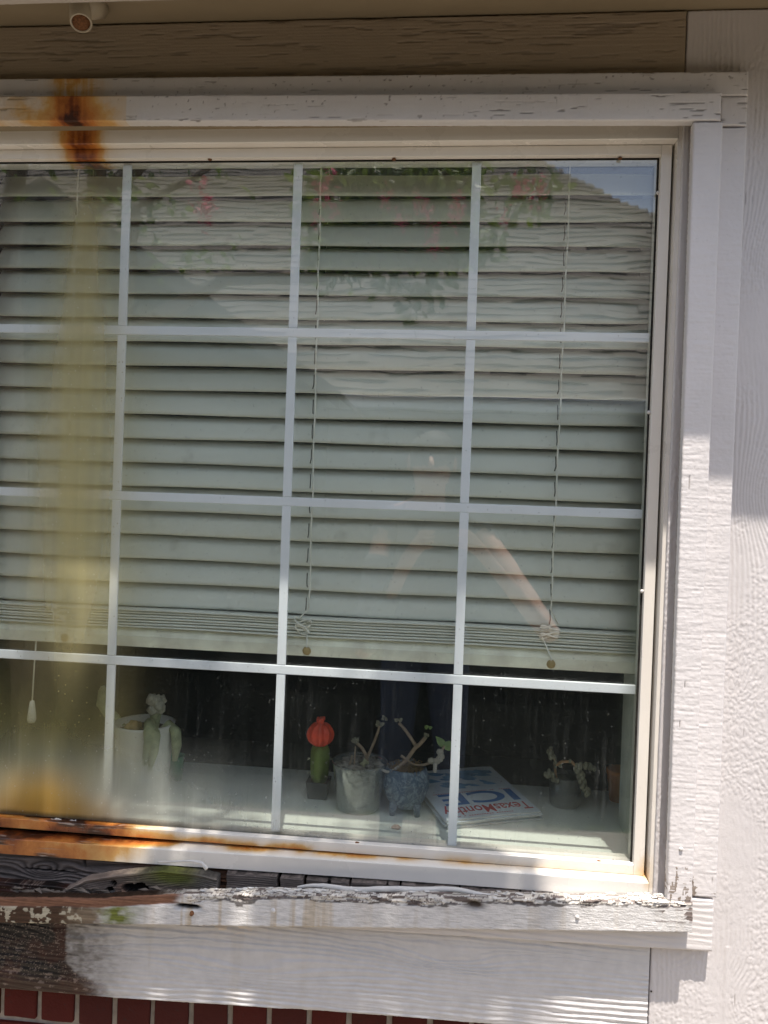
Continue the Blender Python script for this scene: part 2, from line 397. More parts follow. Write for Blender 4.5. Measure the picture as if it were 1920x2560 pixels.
board('head_trim', M['trim'], house, -.42, 1.0415, .372, lambda x: .4185-.0085*(x+.2)/1.25, TO, .018, h_trim, .0015, .002, wear_head(.38,.42), right=lambda v: 1.0415-.001*v)
board('side_trim', M['trimv'], house, 1.0008, 1.0408, .3245, .3705, TO, .018, h_trim, .002, .0015, W0)
def wear_side(x, y, z):
    w = zeros(x)
    w[:,0] = .5*np.exp(-((x-1.004)/.004)**2-((z+.885)/.02)**2)*1.4 + .45*ss(-.84,-.90,z)*ss(.35,.7,fbm(x*200,z*90,90))*ss(.9,.99,1-np.abs(x-.985)*0)
    return w
board('side_trim', M['trimv'], house, .9985, 1.0415, -.9035, .3215, TO, .018, h_trimv, .0014, .002, wear_side)
board('sill_trim', M['trim'], house, .225, 1.0385, lambda x: -1.0165+.0265*(x-.02)/1.02, lambda x: np.where(x<1.0, ztS(x)-.012, -.9075), TO, .018, h_skirt_fine, .0016, .002, W0)
# inner trim layer
TI = -.078
ziT = lambda x: .3792-.0115*(x+.2)/1.2
ziB = lambda x: .3360-.0115*(x+.2)/1.16
board('head_trim', M['trim'], house, -.40, .9955, ziB, ziT, TI, .0178, h_trim, .0015, .002, wear_head(.33,.38))
def wear_inner(x, y, z):
    w = zeros(x)
    w[:,0] = .55*ss(-.82,-.90,z)*(fbm(x*260,z*90,91)>.55) + .30*ss(.35,.9,z*0+ss(-.6,-.9,z))*ss(.55,.75,fbm(x*300,z*40,92))
    w[:,0] += 1.0*ss(-.0668,-.060,y)*ss(.975,.962,x)*.75       # bare jamb edge
    return w
board('side_trim', M['trimv'], house, .9588, .9990, -.9045, .3218, TI, .0178, h_trimv, .0014, .002, wear_inner, left=lambda v: .9608-.006*v)
box('jamb_liner', M['caulk'], house, .9665,.982, -.0598,-.03, -.915,.34, .001)
MB().tube([(.9655+.0012*math.sin(k*1.7),-.060+.001*math.sin(k*2.3),-.91+k*.0205) for k in range(60)], .0035, 6).build('caulk_bead', M['caulk'], house, True)
box('head_jamb', M['soffit'], house, -.36,.97, -.0598,-.02, .3392,.352, .001)
# ---- skirt board, left part blackened
def lerp(a, b, t): return a*(1-t[:,None])+b*t[:,None]
SKM = NT('skirt_paint', .5, .35); _v = SKM.attr('vcol').outputs['Color']; _n1 = SKM.noise(300, det=3, rough=.7)
SKM.col(SKM.mix(1.0, _v, SKM.ramp(SKM.noise(60,det=5), (.25,.92),(.75,1.05)), 'MULTIPLY')); SKM.nrm(SKM.bump(_n1, .3, .0012))
def col_skirt(x, y, z):
    n = fbm(x*20,z*20,95); n2 = fbm(x*30,z*260,96,4); n3 = fbm(x*110,z*200,97,3)
    c = np.tile(np.array([.59,.575,.57]), (len(x),1))*(.94+.12*fbm(x*3,z*12,98))[:,None]
    dr = .20*ss(.60,.80,fbm(x*50,z*2.5,99))*ss(.55,.2,x)*(.3+n2) + .12*ss(.25,-.02,x)*(.4+n3); c = lerp(c, np.array([.36,.29,.17]), dr)
    gr = 1.0*ss(.095,-.04,x+.05*(n2-.5)+.05*(n-.5))*(.35+.9*n3); c = lerp(c, np.array([.12,.105,.09]), np.clip(gr,0,.9))
    ed = -.046+.035*ss(-1.115,-1.16,z)+.02*(n3-.5)*ss(-1.06,-1.12,z)+.004*(n2-.5); dk = ss(ed+.004+.05*ss(-1.11,-1.16,z), ed-.003, x)
    base = lerp(np.tile(np.array([.007,.005,.0045]),(len(x),1)), np.array([.060,.018,.010]), np.clip(ss(.48,.66,n)+.35*ss(-.06,-.05,x),0,1)*(.3+n3)*.7)
    base = lerp(base, np.array([.07,.035,.02]), .6*ss(-1.135,-1.16,z))
    w1, w2, wi = worley(x*34+2.2*n3, z*250+1.6*fbm(x*45,z*90,94), 93); th = ss(.085,.03,w2)*(wi > .30)*ss(-1.16,-1.13,z+.01*n3)
    th = np.maximum(th, (n3>.70)*.6*ss(-1.125,-1.14,z)); base = lerp(base, np.array([.36,.28,.23])*(.4+.8*n3)[:,None], th*.6)
    c = lerp(c, base, dk); c = lerp(c, np.array([.06,.05,.045]), .75*ss(.66,.72,n2)*ss(.03,-.02,x)*(1-dk))
    ch = ss(.55,.62,fbm(x*60,z*220,92,3))*np.exp(-((x-.245)/.035)**2-((z+1.030)/.009)**2); c = lerp(c, np.array([.70,.62,.54]), np.clip(ch*1.6,0,1))
    return c
board('skirt_board', SKM.m, house, -.75, .9468, lambda x: -1.1735+.022*ss(-.2,.75,x)-.02*ss(.7,.95,x)*0, -.985, WY-.002, .022, h_skirt, .0014, .002, None, vcol=col_skirt)
# ---- sloping inner sill board
zbS = lambda x: -1.0355+.0735*(x+.15)
def paintmask(x, z):   # distance from the top edge; the paint has peeled along it
    d = ztS(x)-z
    return d
def h_sill(x, z):
    d = paintmask(x, z)
    n = fbm(x*22, z*70, 105)
    peel = ss(.010+.014*n-.012*ss(.55,.9,x), .006+.014*n-.012*ss(.55,.9,x), d)*ss(.10,.16,x)
    gr = .0011*(fbm(x*12, z*420, 106, 3)-.5)
    crack = .004*np.exp(-((z-(ztS(x)-.016-.003*np.sin(x*31)))/.0012)**2)*ss(.45,.62,fbm(x*9, x*0, 107))
    knot = .006*np.exp(-((x-.66)/.010)**2-((z-(ztS(x)-.020))/.006)**2) + .007*np.exp(-((x-.315)/.022)**2-((z-(ztS(x)-.0135))/.003)**2)
    return -peel*.0014+gr*(.3+peel) - crack*peel - knot + .0004*(fbm(x*150,z*150,108,2)-.5)
PC = np.array([.64,.625,.61])
def lerp(a, b, t): return a*(1-t[:,None])+b*t[:,None]
def col_sill(x, y, z):
    d = paintmask(x, z); top = (y > TI+.001) & (d < .006); g = fbm(x*12, z*480+y*480, 201, 3); n = fbm(x*22, z*70, 105); n2 = fbm(x*90, z*130, 203, 3)
    c = np.tile(PC, (len(x),1))*(.92+.16*fbm(x*8,z*30,204))[:,None]
    # thin yellow-brown drips
    dr = .5*ss(.55,.75,fbm(x*75,z*3,205))*ss(.12,.2,x)*ss(.50,.40,x)+.15*ss(.6,.8,fbm(x*60,z*3,206)); c = lerp(c, np.array([.42,.30,.14]), dr)
    # moss
    xx = x+.030*(fbm(x*45,z*90,208,4)-.5); m = ss(.015,.045,xx)*ss(.120,.055,xx)*ss(.010,.018,d)*(.15+1.2*fbm(x*70,z*120,207,4)); c = lerp(c, np.array([.15,.17,.035])*(.5+g)[:,None], np.clip(m*1.25,0,1))
    # thin grey paint turning to bare brown board on the left
    wood = np.array([.155,.075,.045])*(.35+1.3*g)[:,None]; wd2 = np.array([.060,.032,.018])*(.3+1.5*g)[:,None]
    c = lerp(c, np.array([.20,.15,.10])*(.6+.8*g)[:,None], ss(.045,.015,x+.03*(n2-.5))*(d>.01))
    c = lerp(c, wd2, ss(-.005,-.05,x+.06*(n2-.5)))
    flk = (n2 > .60) & (x < .0) & (d > .014); c = np.where(flk[:,None], np.array([.50,.45,.34])*(.6+.5*g)[:,None], c)
    band = ss(.0150+.003*(n-.5), .0135+.003*(n-.5), d)*ss(.19,.165,x+.05*(n-.5)); c = lerp(c, wood*1.25, band)
    # peeled, cracked strip along the top edge to the right
    lim = .011+.012*(n-.5)*2-.006*ss(.5,.95,x); w1, w2, wi = worley(x*62+2*n2, z*235+y*150, 209)
    pe = ss(lim+.001, lim-.001, d)*ss(.17,.20,x)
    grey = np.array([.13,.105,.095])*(.25+1.7*g)[:,None]; chips = (wi > .36-.2*ss(.5,.25,x)*ss(.14,.2,x)) & (w2 > .07)
    c = lerp(c, np.where(chips[:,None], np.array([.66,.62,.56])*(.8+.3*wi)[:,None], grey), pe)
    dark = ss(.0020,.0008,np.abs(d-lim-.001))*ss(.2,.24,x)*.8; c = lerp(c, np.array([.03,.02,.015]), dark)
    hole = np.exp(-((x-.1834)/.020)**4-((z+.9797)/.0035)**2); c = lerp(c, np.array([.008,.006,.005]), np.clip(hole*1.6,0,1))  # hole coloured black as well as sunk, its shade is painted in
    kn = np.exp(-((x-.66)/.014)**2-((d-.012)/.006)**2); c = lerp(c, np.array([.05,.035,.025]), np.clip(kn*1.4,0,1))
    # top face
    w1, w2, wi = worley(x*60+2*n2, y*260, 211); tw = np.where(((wi > .28) & (w2 > .06))[:,None], np.array([.64,.60,.54])*(.75+.3*wi)[:,None], grey)
    tb = wd2*.45; tc = lerp(tw, tb, ss(.20,.13,x+.05*(n-.5))); c = np.where(top[:,None], tc, c)  # left end painted darker so the cavity behind reads as deep shade
    # right end, grain showing through
    e = ss(.93,.96,x)*(fbm(x*40,z*300,212,3) > .60)*(d > .006)*(d < .032); c = lerp(c, grey*1.3, e*1.)
    return c
ROTN = NT('weathered_wood_and_paint', .7, .25); _v = ROTN.attr('vcol').outputs['Color']; _n1 = ROTN.noise(1, ROTN.map((60,200,420)), 4, .5); _n2 = ROTN.noise(420, det=2)
ROTN.col(ROTN.mix(1.0, _v, ROTN.ramp(_n1, (.25,.72),(.75,1.2)), 'MULTIPLY')); ROTN.nrm(ROTN.bump(ROTN.math('ADD', _n1, _n2), .45, .0016))
def h_sill2(x, z):
    d = paintmask(x, z); n = fbm(x*22, z*70, 105); lim = .011+.012*(n-.5)*2-.006*ss(.5,.95,x); w1, w2, wi = worley(x*62+2*fbm(x*90, z*130, 203, 3), z*235, 209)
    pe = ss(lim+.001, lim-.001, d)*ss(.17,.20,x)
    h = -.0022*pe + pe*(.0022*(wi > .36)*ss(.02,.10,w2)) + .0012*(fbm(x*12, z*480, 201, 3)-.5)*(pe+.4)
    h = h - .0015*ss(.19,.165,x)*ss(.0155,.0140,d) - .012*np.exp(-((x-.1834)/.020)**4-((z+.9797)/.0035)**2) - .006*np.exp(-((x-.66)/.010)**2-((d-.012)/.005)**2)
    return h + .0006*(fbm(x*180,z*180,108,2)-.5)
board('sill_board', ROTN.m, house, -.40, .9995, zbS, ztS, TI-.004, .0215, h_sill2, .0013, .0022, None, vcol=col_sill, rag=.0012)
# corner block of sill, peeled end
# ---- rotten lumber in the gap
lum = thing('rotten_lumber', 'rotted grey framing lumber cracked into blocks, exposed in the gap under the window frame', 'lumber', (.3,-.04,-1.0))
def h_rot(seed, amp=.003):
    def f(x, z):
        c = ss(.66,.72,fbm(x*9, z*170, seed, 3)); k = ss(.70,.76,fbm(x*90, z*14, seed+3, 3))
        return -.004*c*amp/.003 - .004*k + amp*(fbm(x*10, z*60, seed+1, 4)-.5)*1.6 + .0007*np.sin(2*np.pi*(z*190+1.5*fbm(x*4,z*20,seed+5)))
    return f
def wear_lum(seed, g=0):
    def f(x, y, z):
        w = zeros(x); w[:,0] = .25+.8*fbm(x*7, z*50, seed)
        w[:,2] = g*ss(.35,.6,fbm(x*18, z*60, seed+2))
        w[:,3] = .35*ss(.5,.75,fbm(x*12,z*30,seed+4))
        return w
    return f
box('cavity_back', M['dark'], lum, -.42,.955, .01,.03, -1.05,-.905, .0005)
def curved_grain(x, z, seed, f=230, bend=0): return np.sin(2*np.pi*((z+bend*x)*f*.5+3.0*fbm(x*9,z*26,seed,3)+1.2*np.exp(-((x+.10)/.03)**2-((z+.965)/.012)**2)*3))
def h_plank(x, z): return .0011*curved_grain(x,z,221) - .004*ss(.72,.78,fbm(x*8,z*200,222,3)) - .004*ss(.78,.82,fbm(x*110,z*18,223,3)) + .004*(fbm(x*8,z*30,224)-.5)
def col_plank(x, y, z):
    g = .5+.5*curved_grain(x,z,221); n = fbm(x*7,z*40,225)
    c = np.array([.105,.088,.082])*(.45+.75*g)[:,None]*(.6+.8*n)[:,None]; c = lerp(c, np.array([.12,.06,.035])*(.5+.6*g)[:,None], ss(.0,.12,x)*ss(.35,.6,n))
    c = lerp(c, np.array([.012,.009,.008]), ss(.70,.78,fbm(x*8,z*200,222,3))); c = lerp(c, np.array([.015,.012,.01]), .8*ss(.76,.82,fbm(x*110,z*18,223,3)))
    return lerp(c, np.array([.015,.012,.01]), .75*ss(-.986,-1.002,z+.008*(n-.5)))  # lower edge painted near black, cavity shade put into the wood colour
board('framing_plank', ROTN.m, lum, -.42, .285, lambda x: -1.0025+.010*(fbm(x*45,x*0,119,4)-.5)+.008*ss(-.13,-.07,x), lambda x: -.9395-.004*ss(0,.28,x), -.028, .03, h_plank, .0015, .004, None, vcol=col_plank, rag=.0015)
zp = lambda x: np.interp(x, [-.06,-.042,-.0103,.0502,.1278,.1911,.2240], [-.990,-.9821,-.9639,-.9495,-.9355,-.9375,-.9425])
HOLES = ((-.006,-.988,.008,.007),(.035,-.9800,.008,.007),(.040,-.9668,.006,.005),(.0745,-.9740,.018,.0085),(.088,-.9730,.014,.010),(.012,-.990,.006,.005))
def holes(x, z):
    h = np.zeros_like(x); q = .35*(fbm(x*130,z*130,231,3)-.5)*2
    for (a,b_,c_,d_) in HOLES: h = np.maximum(h, ss(1.15,.85,np.hypot((x-a)/c_,(z-b_)/d_)+q))
    return h
def strip_grain(x, z): return np.sin(2*np.pi*((zp(x)-z)*300+.0*x+1.6*fbm(x*14,z*40,233,3)))
def h_strip(x, z): return .0009*strip_grain(x,z) - .016*holes(x,z) + .003*(fbm(x*14,z*60,234)-.5) + .003*ss(.006,.002,zp(x)-z)
def col_strip(x, y, z):
    g = .5+.5*strip_grain(x,z); d = zp(x)-z; n = fbm(x*30,z*80,235)
    c = np.array([.17,.135,.115])*(.40+.85*g)[:,None]*(.65+.7*n)[:,None]; c = lerp(c, np.array([.24,.19,.16])*(.6+.5*n)[:,None], ss(.007,.004,d)*ss(.10,.02,x))
    m = np.exp(-((x-.145)/.048)**2)*ss(.030,.008,d-.003)*(.45+.9*n); c = lerp(c, np.array([.13,.15,.028])*(.45+.8*g)[:,None], np.clip(m*1.1,0,.92))
    c = lerp(c, np.array([.19,.175,.16])*(.4+.8*g)[:,None], .6*ss(.17,.20,x)); c = lerp(c, np.array([.11,.05,.03])*(.5+n)[:,None], .5*ss(.95,.4,np.hypot((x-.065)/.03,(z+.973)/.014)))
    return lerp(c, np.array([.006,.005,.004]), np.clip(holes(x,z)*1.3,0,1))  # hole floors painted black, the shade of their depth is in the colour
board('splintered_strip', ROTN.m, lum, -.050, .2235, lambda x: np.minimum(ztS(x)-.012, zp(x)-.003), zp, -.052, .02, h_strip, .0011, .003, None, vcol=col_strip, rag=.001)
def blk(k):
    def h(x, z):
        ck = ss(.72,.77,fbm(x*70,z*22,240+k,3)); return .0008*np.sin(2*np.pi*(z*300+2*fbm(x*7,z*30,241+k,3))) - .006*ck + .003*(fbm(x*20,z*60,242+k)-.5)
    def c(x, y, z):
        g = .5+.5*np.sin(2*np.pi*(z*300+2*fbm(x*7,z*30,241+k,3))); n = fbm(x*14,z*50,243+k); q = np.array([.15,.125,.112])*(.45+.7*g)[:,None]*(.5+.9*n)[:,None]
        return lerp(q, np.array([.01,.008,.007]), ss(.71,.76,fbm(x*70,z*22,240+k,3)))
    return h, c
for k, (x0, x1) in enumerate(((.2375,.3255),(.3305,.3705),(.3755,.450),(.4525,.5335),(.5365,.634),(.6365,.7345),(.7375,.849),(.852,.948))):
    hk, ck_ = blk(k*7)
    board('cracked_block', ROTN.m, lum, x0, x1, lambda x: ztS(x)-.02, lambda x, k=k: np.interp(x,[.23,.41,.95],[-.9348,-.9320,-.9235])-.0025*fbm(x*60,x*0,180+k)-.0006*(k%3), -.046+.0012*math.sin(k*3.3), .02, hk, .0013, .003, None, vcol=ck_, rag=.0018,
          left=lambda t, x0=x0, k=k: x0+.003*(fbm(t*3,t*0,250+k)-.5), right=lambda t, x1=x1, k=k: x1+.003*(fbm(t*3,t*0,260+k)-.5))
# splinters and flakes
b = MB()
for k in range(26):
    x = random.uniform(-.16,.12); z = float(ztS(np.array([x]))[0])+random.uniform(-.002,.005); L = random.uniform(.01,.04); a = random.uniform(-.5,.5)
    b.add([(x,-.055,z),(x+L*math.cos(a),-.058-random.random()*.012,z+L*math.sin(a)*.6),(x+L*.5,-.056,z+.004),(x+L*.4,-.05,z+.001)], [(0,1,2),(0,3,1),(1,3,2)])
tag(b.build('splinter', M['lumber'], lum), kind='stuff')
flk = simple('paint_flake', (.62,.60,.57), .6, .3, .1)
b = MB()
for k in range(150):
    x = random.choice([random.gauss(.36,.05), random.uniform(.2,.98), random.gauss(.95,.03)]); x = min(max(x,.17),.985)
    zt = float(ztS(np.array([x]))[0]); yy = random.uniform(-.083,-.058); z = zt+.0006 if yy > -.078 else zt-random.random()*.004
    r = random.uniform(.0015,.0052); n = random.randint(4,6); th0 = random.random()*6; tl = random.uniform(-.5,.8)
    v = [(x, yy, z)]
    for q in range(n):
        th = th0+q*2*math.pi/n; rr = r*random.uniform(.6,1.3)
        v.append((x+rr*1.5*math.cos(th), yy+rr*.7*math.sin(th), z+.0006+abs(math.cos(th))*r*tl*.5+random.random()*.001))
    b.add(v, [(0,1+q,1+(q+1)%n) for q in range(n)])
fo = b.build('paint_flake', flk, house); tag(fo, kind='stuff')
sd = fo.modifiers.new('s','SOLIDIFY'); sd.thickness = .0005
# curled paint ribbon on the sill and the torn edge strip
def ribbon(name, pts, wd, mat, parent, th=.0012):
    b = MB(); v = []; f = []
    for i, p in enumerate(pts):
        w_ = wd*(1-.6*abs(2*i/(len(pts)-1)-1)**3)
        v += [(p[0],p[1]-w_*.2,p[2]-w_*.5),(p[0],p[1]+w_*.2,p[2]+w_*.5)]
    for i in range(len(pts)-1): f.append((2*i,2*i+2,2*i+3,2*i+1))
    b.add(v, f); o = b.build(name, mat, parent, True); s_ = o.modifiers.new('s','SOLIDIFY'); s_.thickness = th; return o
pts = []
for k in range(40):
    x = .365+k*.0085; z = float(ztS(np.array([x]))[0])+.0042+.0018*math.sin(k*.45)-.003*ss(25,39,k); pts.append((x,-.067+.004*math.sin(k*.3), z))
ribbon('peeled_paint_strip', pts, .0075, flk, house, .002)
# nails
nailm = simple('nail_head', (.60,.58,.56), .5, .4, .1)
rustm = simple('rusty_metal', (.16,.07,.03), .8, .3, .4, 300, .5, 600)
def nail(x, z, y, r, mat=nailm):
    MB().lathe([(0,0),(r,0),(r,.0015),(r*.6,.003),(0,.0032)],0,0,14).build('nail', mat, None)
    o = bpy.data.objects['nail'] if 'nail' in bpy.data.objects else None
    return o
def disk(name, mat, parent, c, r, th=.002, n=14):
    b = MB(); v = [(c[0],c[1]-th,c[2])]; 
    for q in range(n): t_ = 2*math.pi*q/n; v.append((c[0]+r*.75*math.cos(t_),c[1]-th*.8,c[2]+r*.75*math.sin(t_)))
    for q in range(n): t_ = 2*math.pi*q/n; v.append((c[0]+r*math.cos(t_),c[1]+.001,c[2]+r*math.sin(t_)))
    f = [(0,1+(q+1)%n,1+q) for q in range(n)]+[(1+q,1+(q+1)%n,1+n+(q+1)%n,1+n+q) for q in range(n)]
    return b.add(v,f).build(name, mat, parent, True)
for (x,y,Yv,r) in ((1443,2292,TI-.004,.0035),(1702,2122,TI,.0035),(683,2276,TI-.004,.0045)):
    disk('nail_head', nailm, house, at(x,y,Yv), r, .003)
disk('nail_head', rustm, house, at(480,2283,TI-.004), .004, .005)
disk('nail_head', M['dark'], house, at(1628,2478,WY), .0016, .0015)
MB().tube([at(395,2155,-.075), at(480,2152,-.07), at(505,2157,-.072), at(517,2172,-.078)], [.0015,.002,.003,.0035], 6).build('torn_caulk_strip', flk, house, True)
# ------------------------------------------------------------------ brick wall under the board
bw = thing('brick_wall', 'dark red brick wall with a rowlock course below the painted skirt board', 'brick wall', (0,0,GZ))
t = NT('red_brick', .85, .2); oi = t.n.new('ShaderNodeObjectInfo'); c = t.mix(t.noise(9, det=5), (.055,.008,.006), (.115,.017,.011)); c = t.mix(t.math('MULTIPLY', oi.outputs['Random'], .6), c, (.05,.014,.012))
c = t.mix(t.ramp(t.noise(130, det=4), (.62,0),(.75,1)), c, (.05,.02,.018)); t.col(c); t.nrm(t.bump(t.noise(220, det=5), .5, .002)); BR = t.m
MOR = simple('mortar', (.40,.35,.29), .95, .1, .2, 60, .8, 300)
MB().box(-1.9,.947, .004,.09, GZ-.05,-1.0).build('mortar', MOR, bw)
def rough_box(x0,x1,y0,y1,z0,z1, sd_):
    b = MB(); n = 3; v = []; 
    bm = bmesh.new(); bmesh.ops.create_cube(bm, size=1)
    bmesh.ops.subdivide_edges(bm, edges=bm.edges[:], cuts=2, use_grid_fill=True)
    for q in bm.verts:
        d = mn.noise_vector(q.co*2.1+Vector((sd_*3.1,0,sd_)))*.0016
        q.co = Vector((x0+(q.co.x+.5)*(x1-x0), y0+(q.co.y+.5)*(y1-y0), z0+(q.co.z+.5)*(z1-z0)))+d
    me = bpy.data.meshes.new('brick'); bm.to_mesh(me); bm.free(); return me
k = 0
x = -.1151-.0709*24
while x < .93:
    me = rough_box(x+.005, min(x+.0709-.005,.945), -.003, .085, -1.252, -1.145, k); o = link('brick', me, BR, bw)
    bv = o.modifiers.new('b','BEVEL'); bv.width = .002; bv.segments = 1; bv.angle_limit = .7; bv.limit_method='ANGLE'; x += .0709; k += 1
for r in range(7):
    x = -1.9+(.106 if r%2 else 0)
    while x < .93:
        me = rough_box(x+.005, min(x+.207,.945), -.002, .085, -1.262-.067*(r+1)+.01, -1.262-.067*r, k); link('brick', me, BR, bw); x += .212; k += 1
# ------------------------------------------------------------------ drain pipe stub under the eave
pm = weathered('pipe_paint', (.42,.36,.27), .5, 'z', .2)
px, py_, pz = at(200,40,-.12)
pipe = thing('pipe_stub', 'short painted overflow pipe elbow sticking out under the eave with a rusty mouth', 'pipe', (px,-.12,.52))
def spout(): 
    b = MB(); n = 24; v = []; c0 = Vector(at(198,-10,-.112)); c1 = Vector(at(203,58,-.132))
    rings = [(c0,.0165),(c0.lerp(c1,.5),.0165),(c1,.0172),(c1,.0145),(c0.lerp(c1,.4),.0135)]
    ax = (c1-c0).normalized(); a = ax.cross(Vector((1,0,0))).normalized(); bb = ax.cross(a)
    for (c,r) in rings:
        for q in range(n): t_=2*math.pi*q/n; v.append(c+(a*math.cos(t_)+bb*math.sin(t_))*r)
    f = [(i*n+q,(i+1)*n+q,(i+1)*n+(q+1)%n,i*n+(q+1)%n) for i in range(4) for q in range(n)]; f.append(tuple(range(4*n,5*n)))
    return b.add(v,f)
spout().build('spout', pm, pipe, True)
MB().tube([at(205,12,-.112), at(228,16,-.10), at(247,14,-.085)], [.0175,.019,.0195], 20).build('elbow', pm, pipe, True)
MB().tube([at(202,52,-.128), at(203,57,-.130)], .0138, 16).build('rust_plug', rustm, pipe, True)
# ------------------------------------------------------------------ the window
win = thing('window', 'large white metal framed picture window with a four by four grid of white bars', 'window', (.31,0,-.93))
def rust_frame(x, y, z):
    w = zeros(x); n = fbm(x*35, z*60+y*80, 150)
    d = x+.070
    top = ss(.25,.28,z)
    w[:,1] = top*(np.exp(-(d/.030)**2)*(.30+.4*n+.6*fbm(x*200,z*12,84,3)) + .22*np.exp(-(d/.07)**2)*n)
    bot = ss(-.84,-.87,z)
    edge = .10+.09*(n-.4)-.05*ss(-.905,-.93,z)
    w[:,1] += bot*(ss(edge+.05,edge-.12,x)*(.10+1.0*fbm(x*14,y*170+z*110,152,5)) )
    w[:,1] += bot*(.34*ss(.93,.15,x)*ss(.30,.75,fbm(x*12,z*300,153))+.07)*ss(-.030,-.020,y)*(z<-.894)*1.6
    w[:,1] += bot*.22*np.exp(-((x-.94)/.010)**2)*n*(z>-.91)
    w[:,3] = bot*.62*ss(.16,-.05,x)*ss(.48,.66,fbm(x*11,z*260+y*200,154,5)) 
    return w
def rail_x(name, prof, x0, x1, dz=None, step=.004, mat=None):
    """long bar along x, profile (y,z) polygon, optional sag dz(x)"""
    n = int((x1-x0)/step); m = len(prof); xs = np.linspace(x0,x1,n+1); P = []
    for x in xs:
        s_ = float(dz(x)) if dz else 0
        for (y,z) in prof: P.append((x,y,z+s_))
    F = [(i*m+k,(i+1)*m+k,(i+1)*m+(k+1)%m,i*m+(k+1)%m) for i in range(n) for k in range(m)]
    P = np.array(P); me = fast_mesh(name, P, F, {'wear': rust_frame(P[:,0],P[:,1],P[:,2])}, False)
    bm = bmesh.new(); bm.from_mesh(me); bm.verts.ensure_lookup_table()
    bm.faces.new([bm.verts[k] for k in range(m-1,-1,-1)]); bm.faces.new([bm.verts[n*m+k] for k in range(m)])
    bmesh.ops.recalc_face_normals(bm, faces=bm.faces); bm.to_mesh(me); bm.free()
    return link(name, me, mat or M['frame'], win)
def rail_z(name, prof, z0, z1, step=.02, mat=None, lean=0):
    n = max(1,int((z1-z0)/step)); m = len(prof); zs = np.linspace(z0,z1,n+1); P = []
    for z in zs:
        for (x,y) in prof: P.append((x+lean*(z-z0),y,z))
    F = [(i*m+k,(i+1)*m+k,(i+1)*m+(k+1)%m,i*m+(k+1)%m) for i in range(n) for k in range(m)]
    P = np.array(P); me = fast_mesh(name, P, F, {'wear': rust_frame(P[:,0],P[:,1],P[:,2])}, False)
    bm = bmesh.new(); bm.from_mesh(me); bm.verts.ensure_lookup_table()
    bm.faces.new([bm.verts[k] for k in range(m-1,-1,-1)]); bm.faces.new([bm.verts[n*m+k] for k in range(m)])
    bmesh.ops.recalc_face_normals(bm, faces=bm.faces); bm.to_mesh(me); bm.free()
    return link(name, me, mat or M['frame'], win)
r_ = .0012
# outer frame rails
rail_x('frame_rail', [(-.036,.3156+r_),(-.036+r_,.3156),(-.006,.3156),(-.006,.345),(-.036,.345)], -.345, .9425)
sag = lambda x: -.0125*ss(.85,-.35,np.array(x))
rail_x('frame_rail', [(-.036,-.9005),(-.0352,-.8993),(-.0190,-.8965),(-.006,-.8960),(-.006,-.920),(-.030,-.9245),(-.030,-.9265),(-.036,-.9265)], -.345, .9425, sag)
rail_z('frame_stile', [(.943,-.036),(.9655,-.036),(.9655,0),(.951,0),(.951,-.006),(.943,-.006)], -.9262, .345)
rail_z('frame_stile', [(-.366,-.036),(-.3455,-.036),(-.3455,-.006),(-.366,0)], -.945, .345)
# sash
rail_x('sash_rail', [(-.018,.2988+.0005),(-.0175,.2988),(-.006,.2965),(.02,.2965),(.02,.3135),(-.018,.3145)], -.322, .9212)
rail_x('sash_rail', [(-.018,-.8800),(-.0172,-.8793),(-.0085,-.8783),(.02,-.8783),(.02,-.8955),(-.018,-.8955)], -.322, .9212, lambda x: -.004*ss(.85,-.3,np.array(x)))
rail_z('sash_stile', [(.9216,-.0175),(.9225,-.018),(.9385,-.018),(.9385,.02),(.9205,.02),(.9205,-.0085)], -.8955, .3145)
rail_z('sash_stile', [(-.340,-.018),(-.3225,-.018),(-.3225,.02),(-.340,.02)], -.905, .3145)
# dark putty lines around the glass
rail_x('gasket', [(-.0098,.2948),(-.0066,.2948),(-.0066,.2966),(-.0098,.2966)], -.3, .9205, mat=M['gasket'])
b = MB()
for k in range(150):
    z = -.45+k*.0049; b.ball((.9195+.0008*mn.noise(Vector((k*.7,0,0))), -.0095, z), .0016+.0012*mn.noise(Vector((0,k*.9,0))), 4)
tag(b.build('perished_seal', M['gasket'], win, True), kind='stuff')
MB().box(.9178,.9207,-.0102,-.0075,-.878,.296).build('gasket', M['gasket'], win)
# muntins: three through bars and cut uprights
for i, z in enumerate((0,-.2956,-.5912)):
    MB().prism([(-.3215,z-.0078),(.9178,z-.0078),(.9178,z+.0078),(-.3215,z+.0078)], -.003, .003).build('muntin_bar', M['muntin'], win, bevel=.0012)
zr = [(.0082,.2950),(-.2874,-.0082),(-.583,-.3038),(-.8778,-.5994)]
for i, x in enumerate((0,.31,.62)):
    for (z0,z1) in zr:
        d = random.uniform(-.0004,.0004)
        MB().prism([(x-.0078+d,z0),(x+.0078+d,z0),(x+.0078-d,z1),(x-.0078-d,z1)], -.0026, .0028).build('muntin_bar', M['muntin'], win, bevel=.0012)
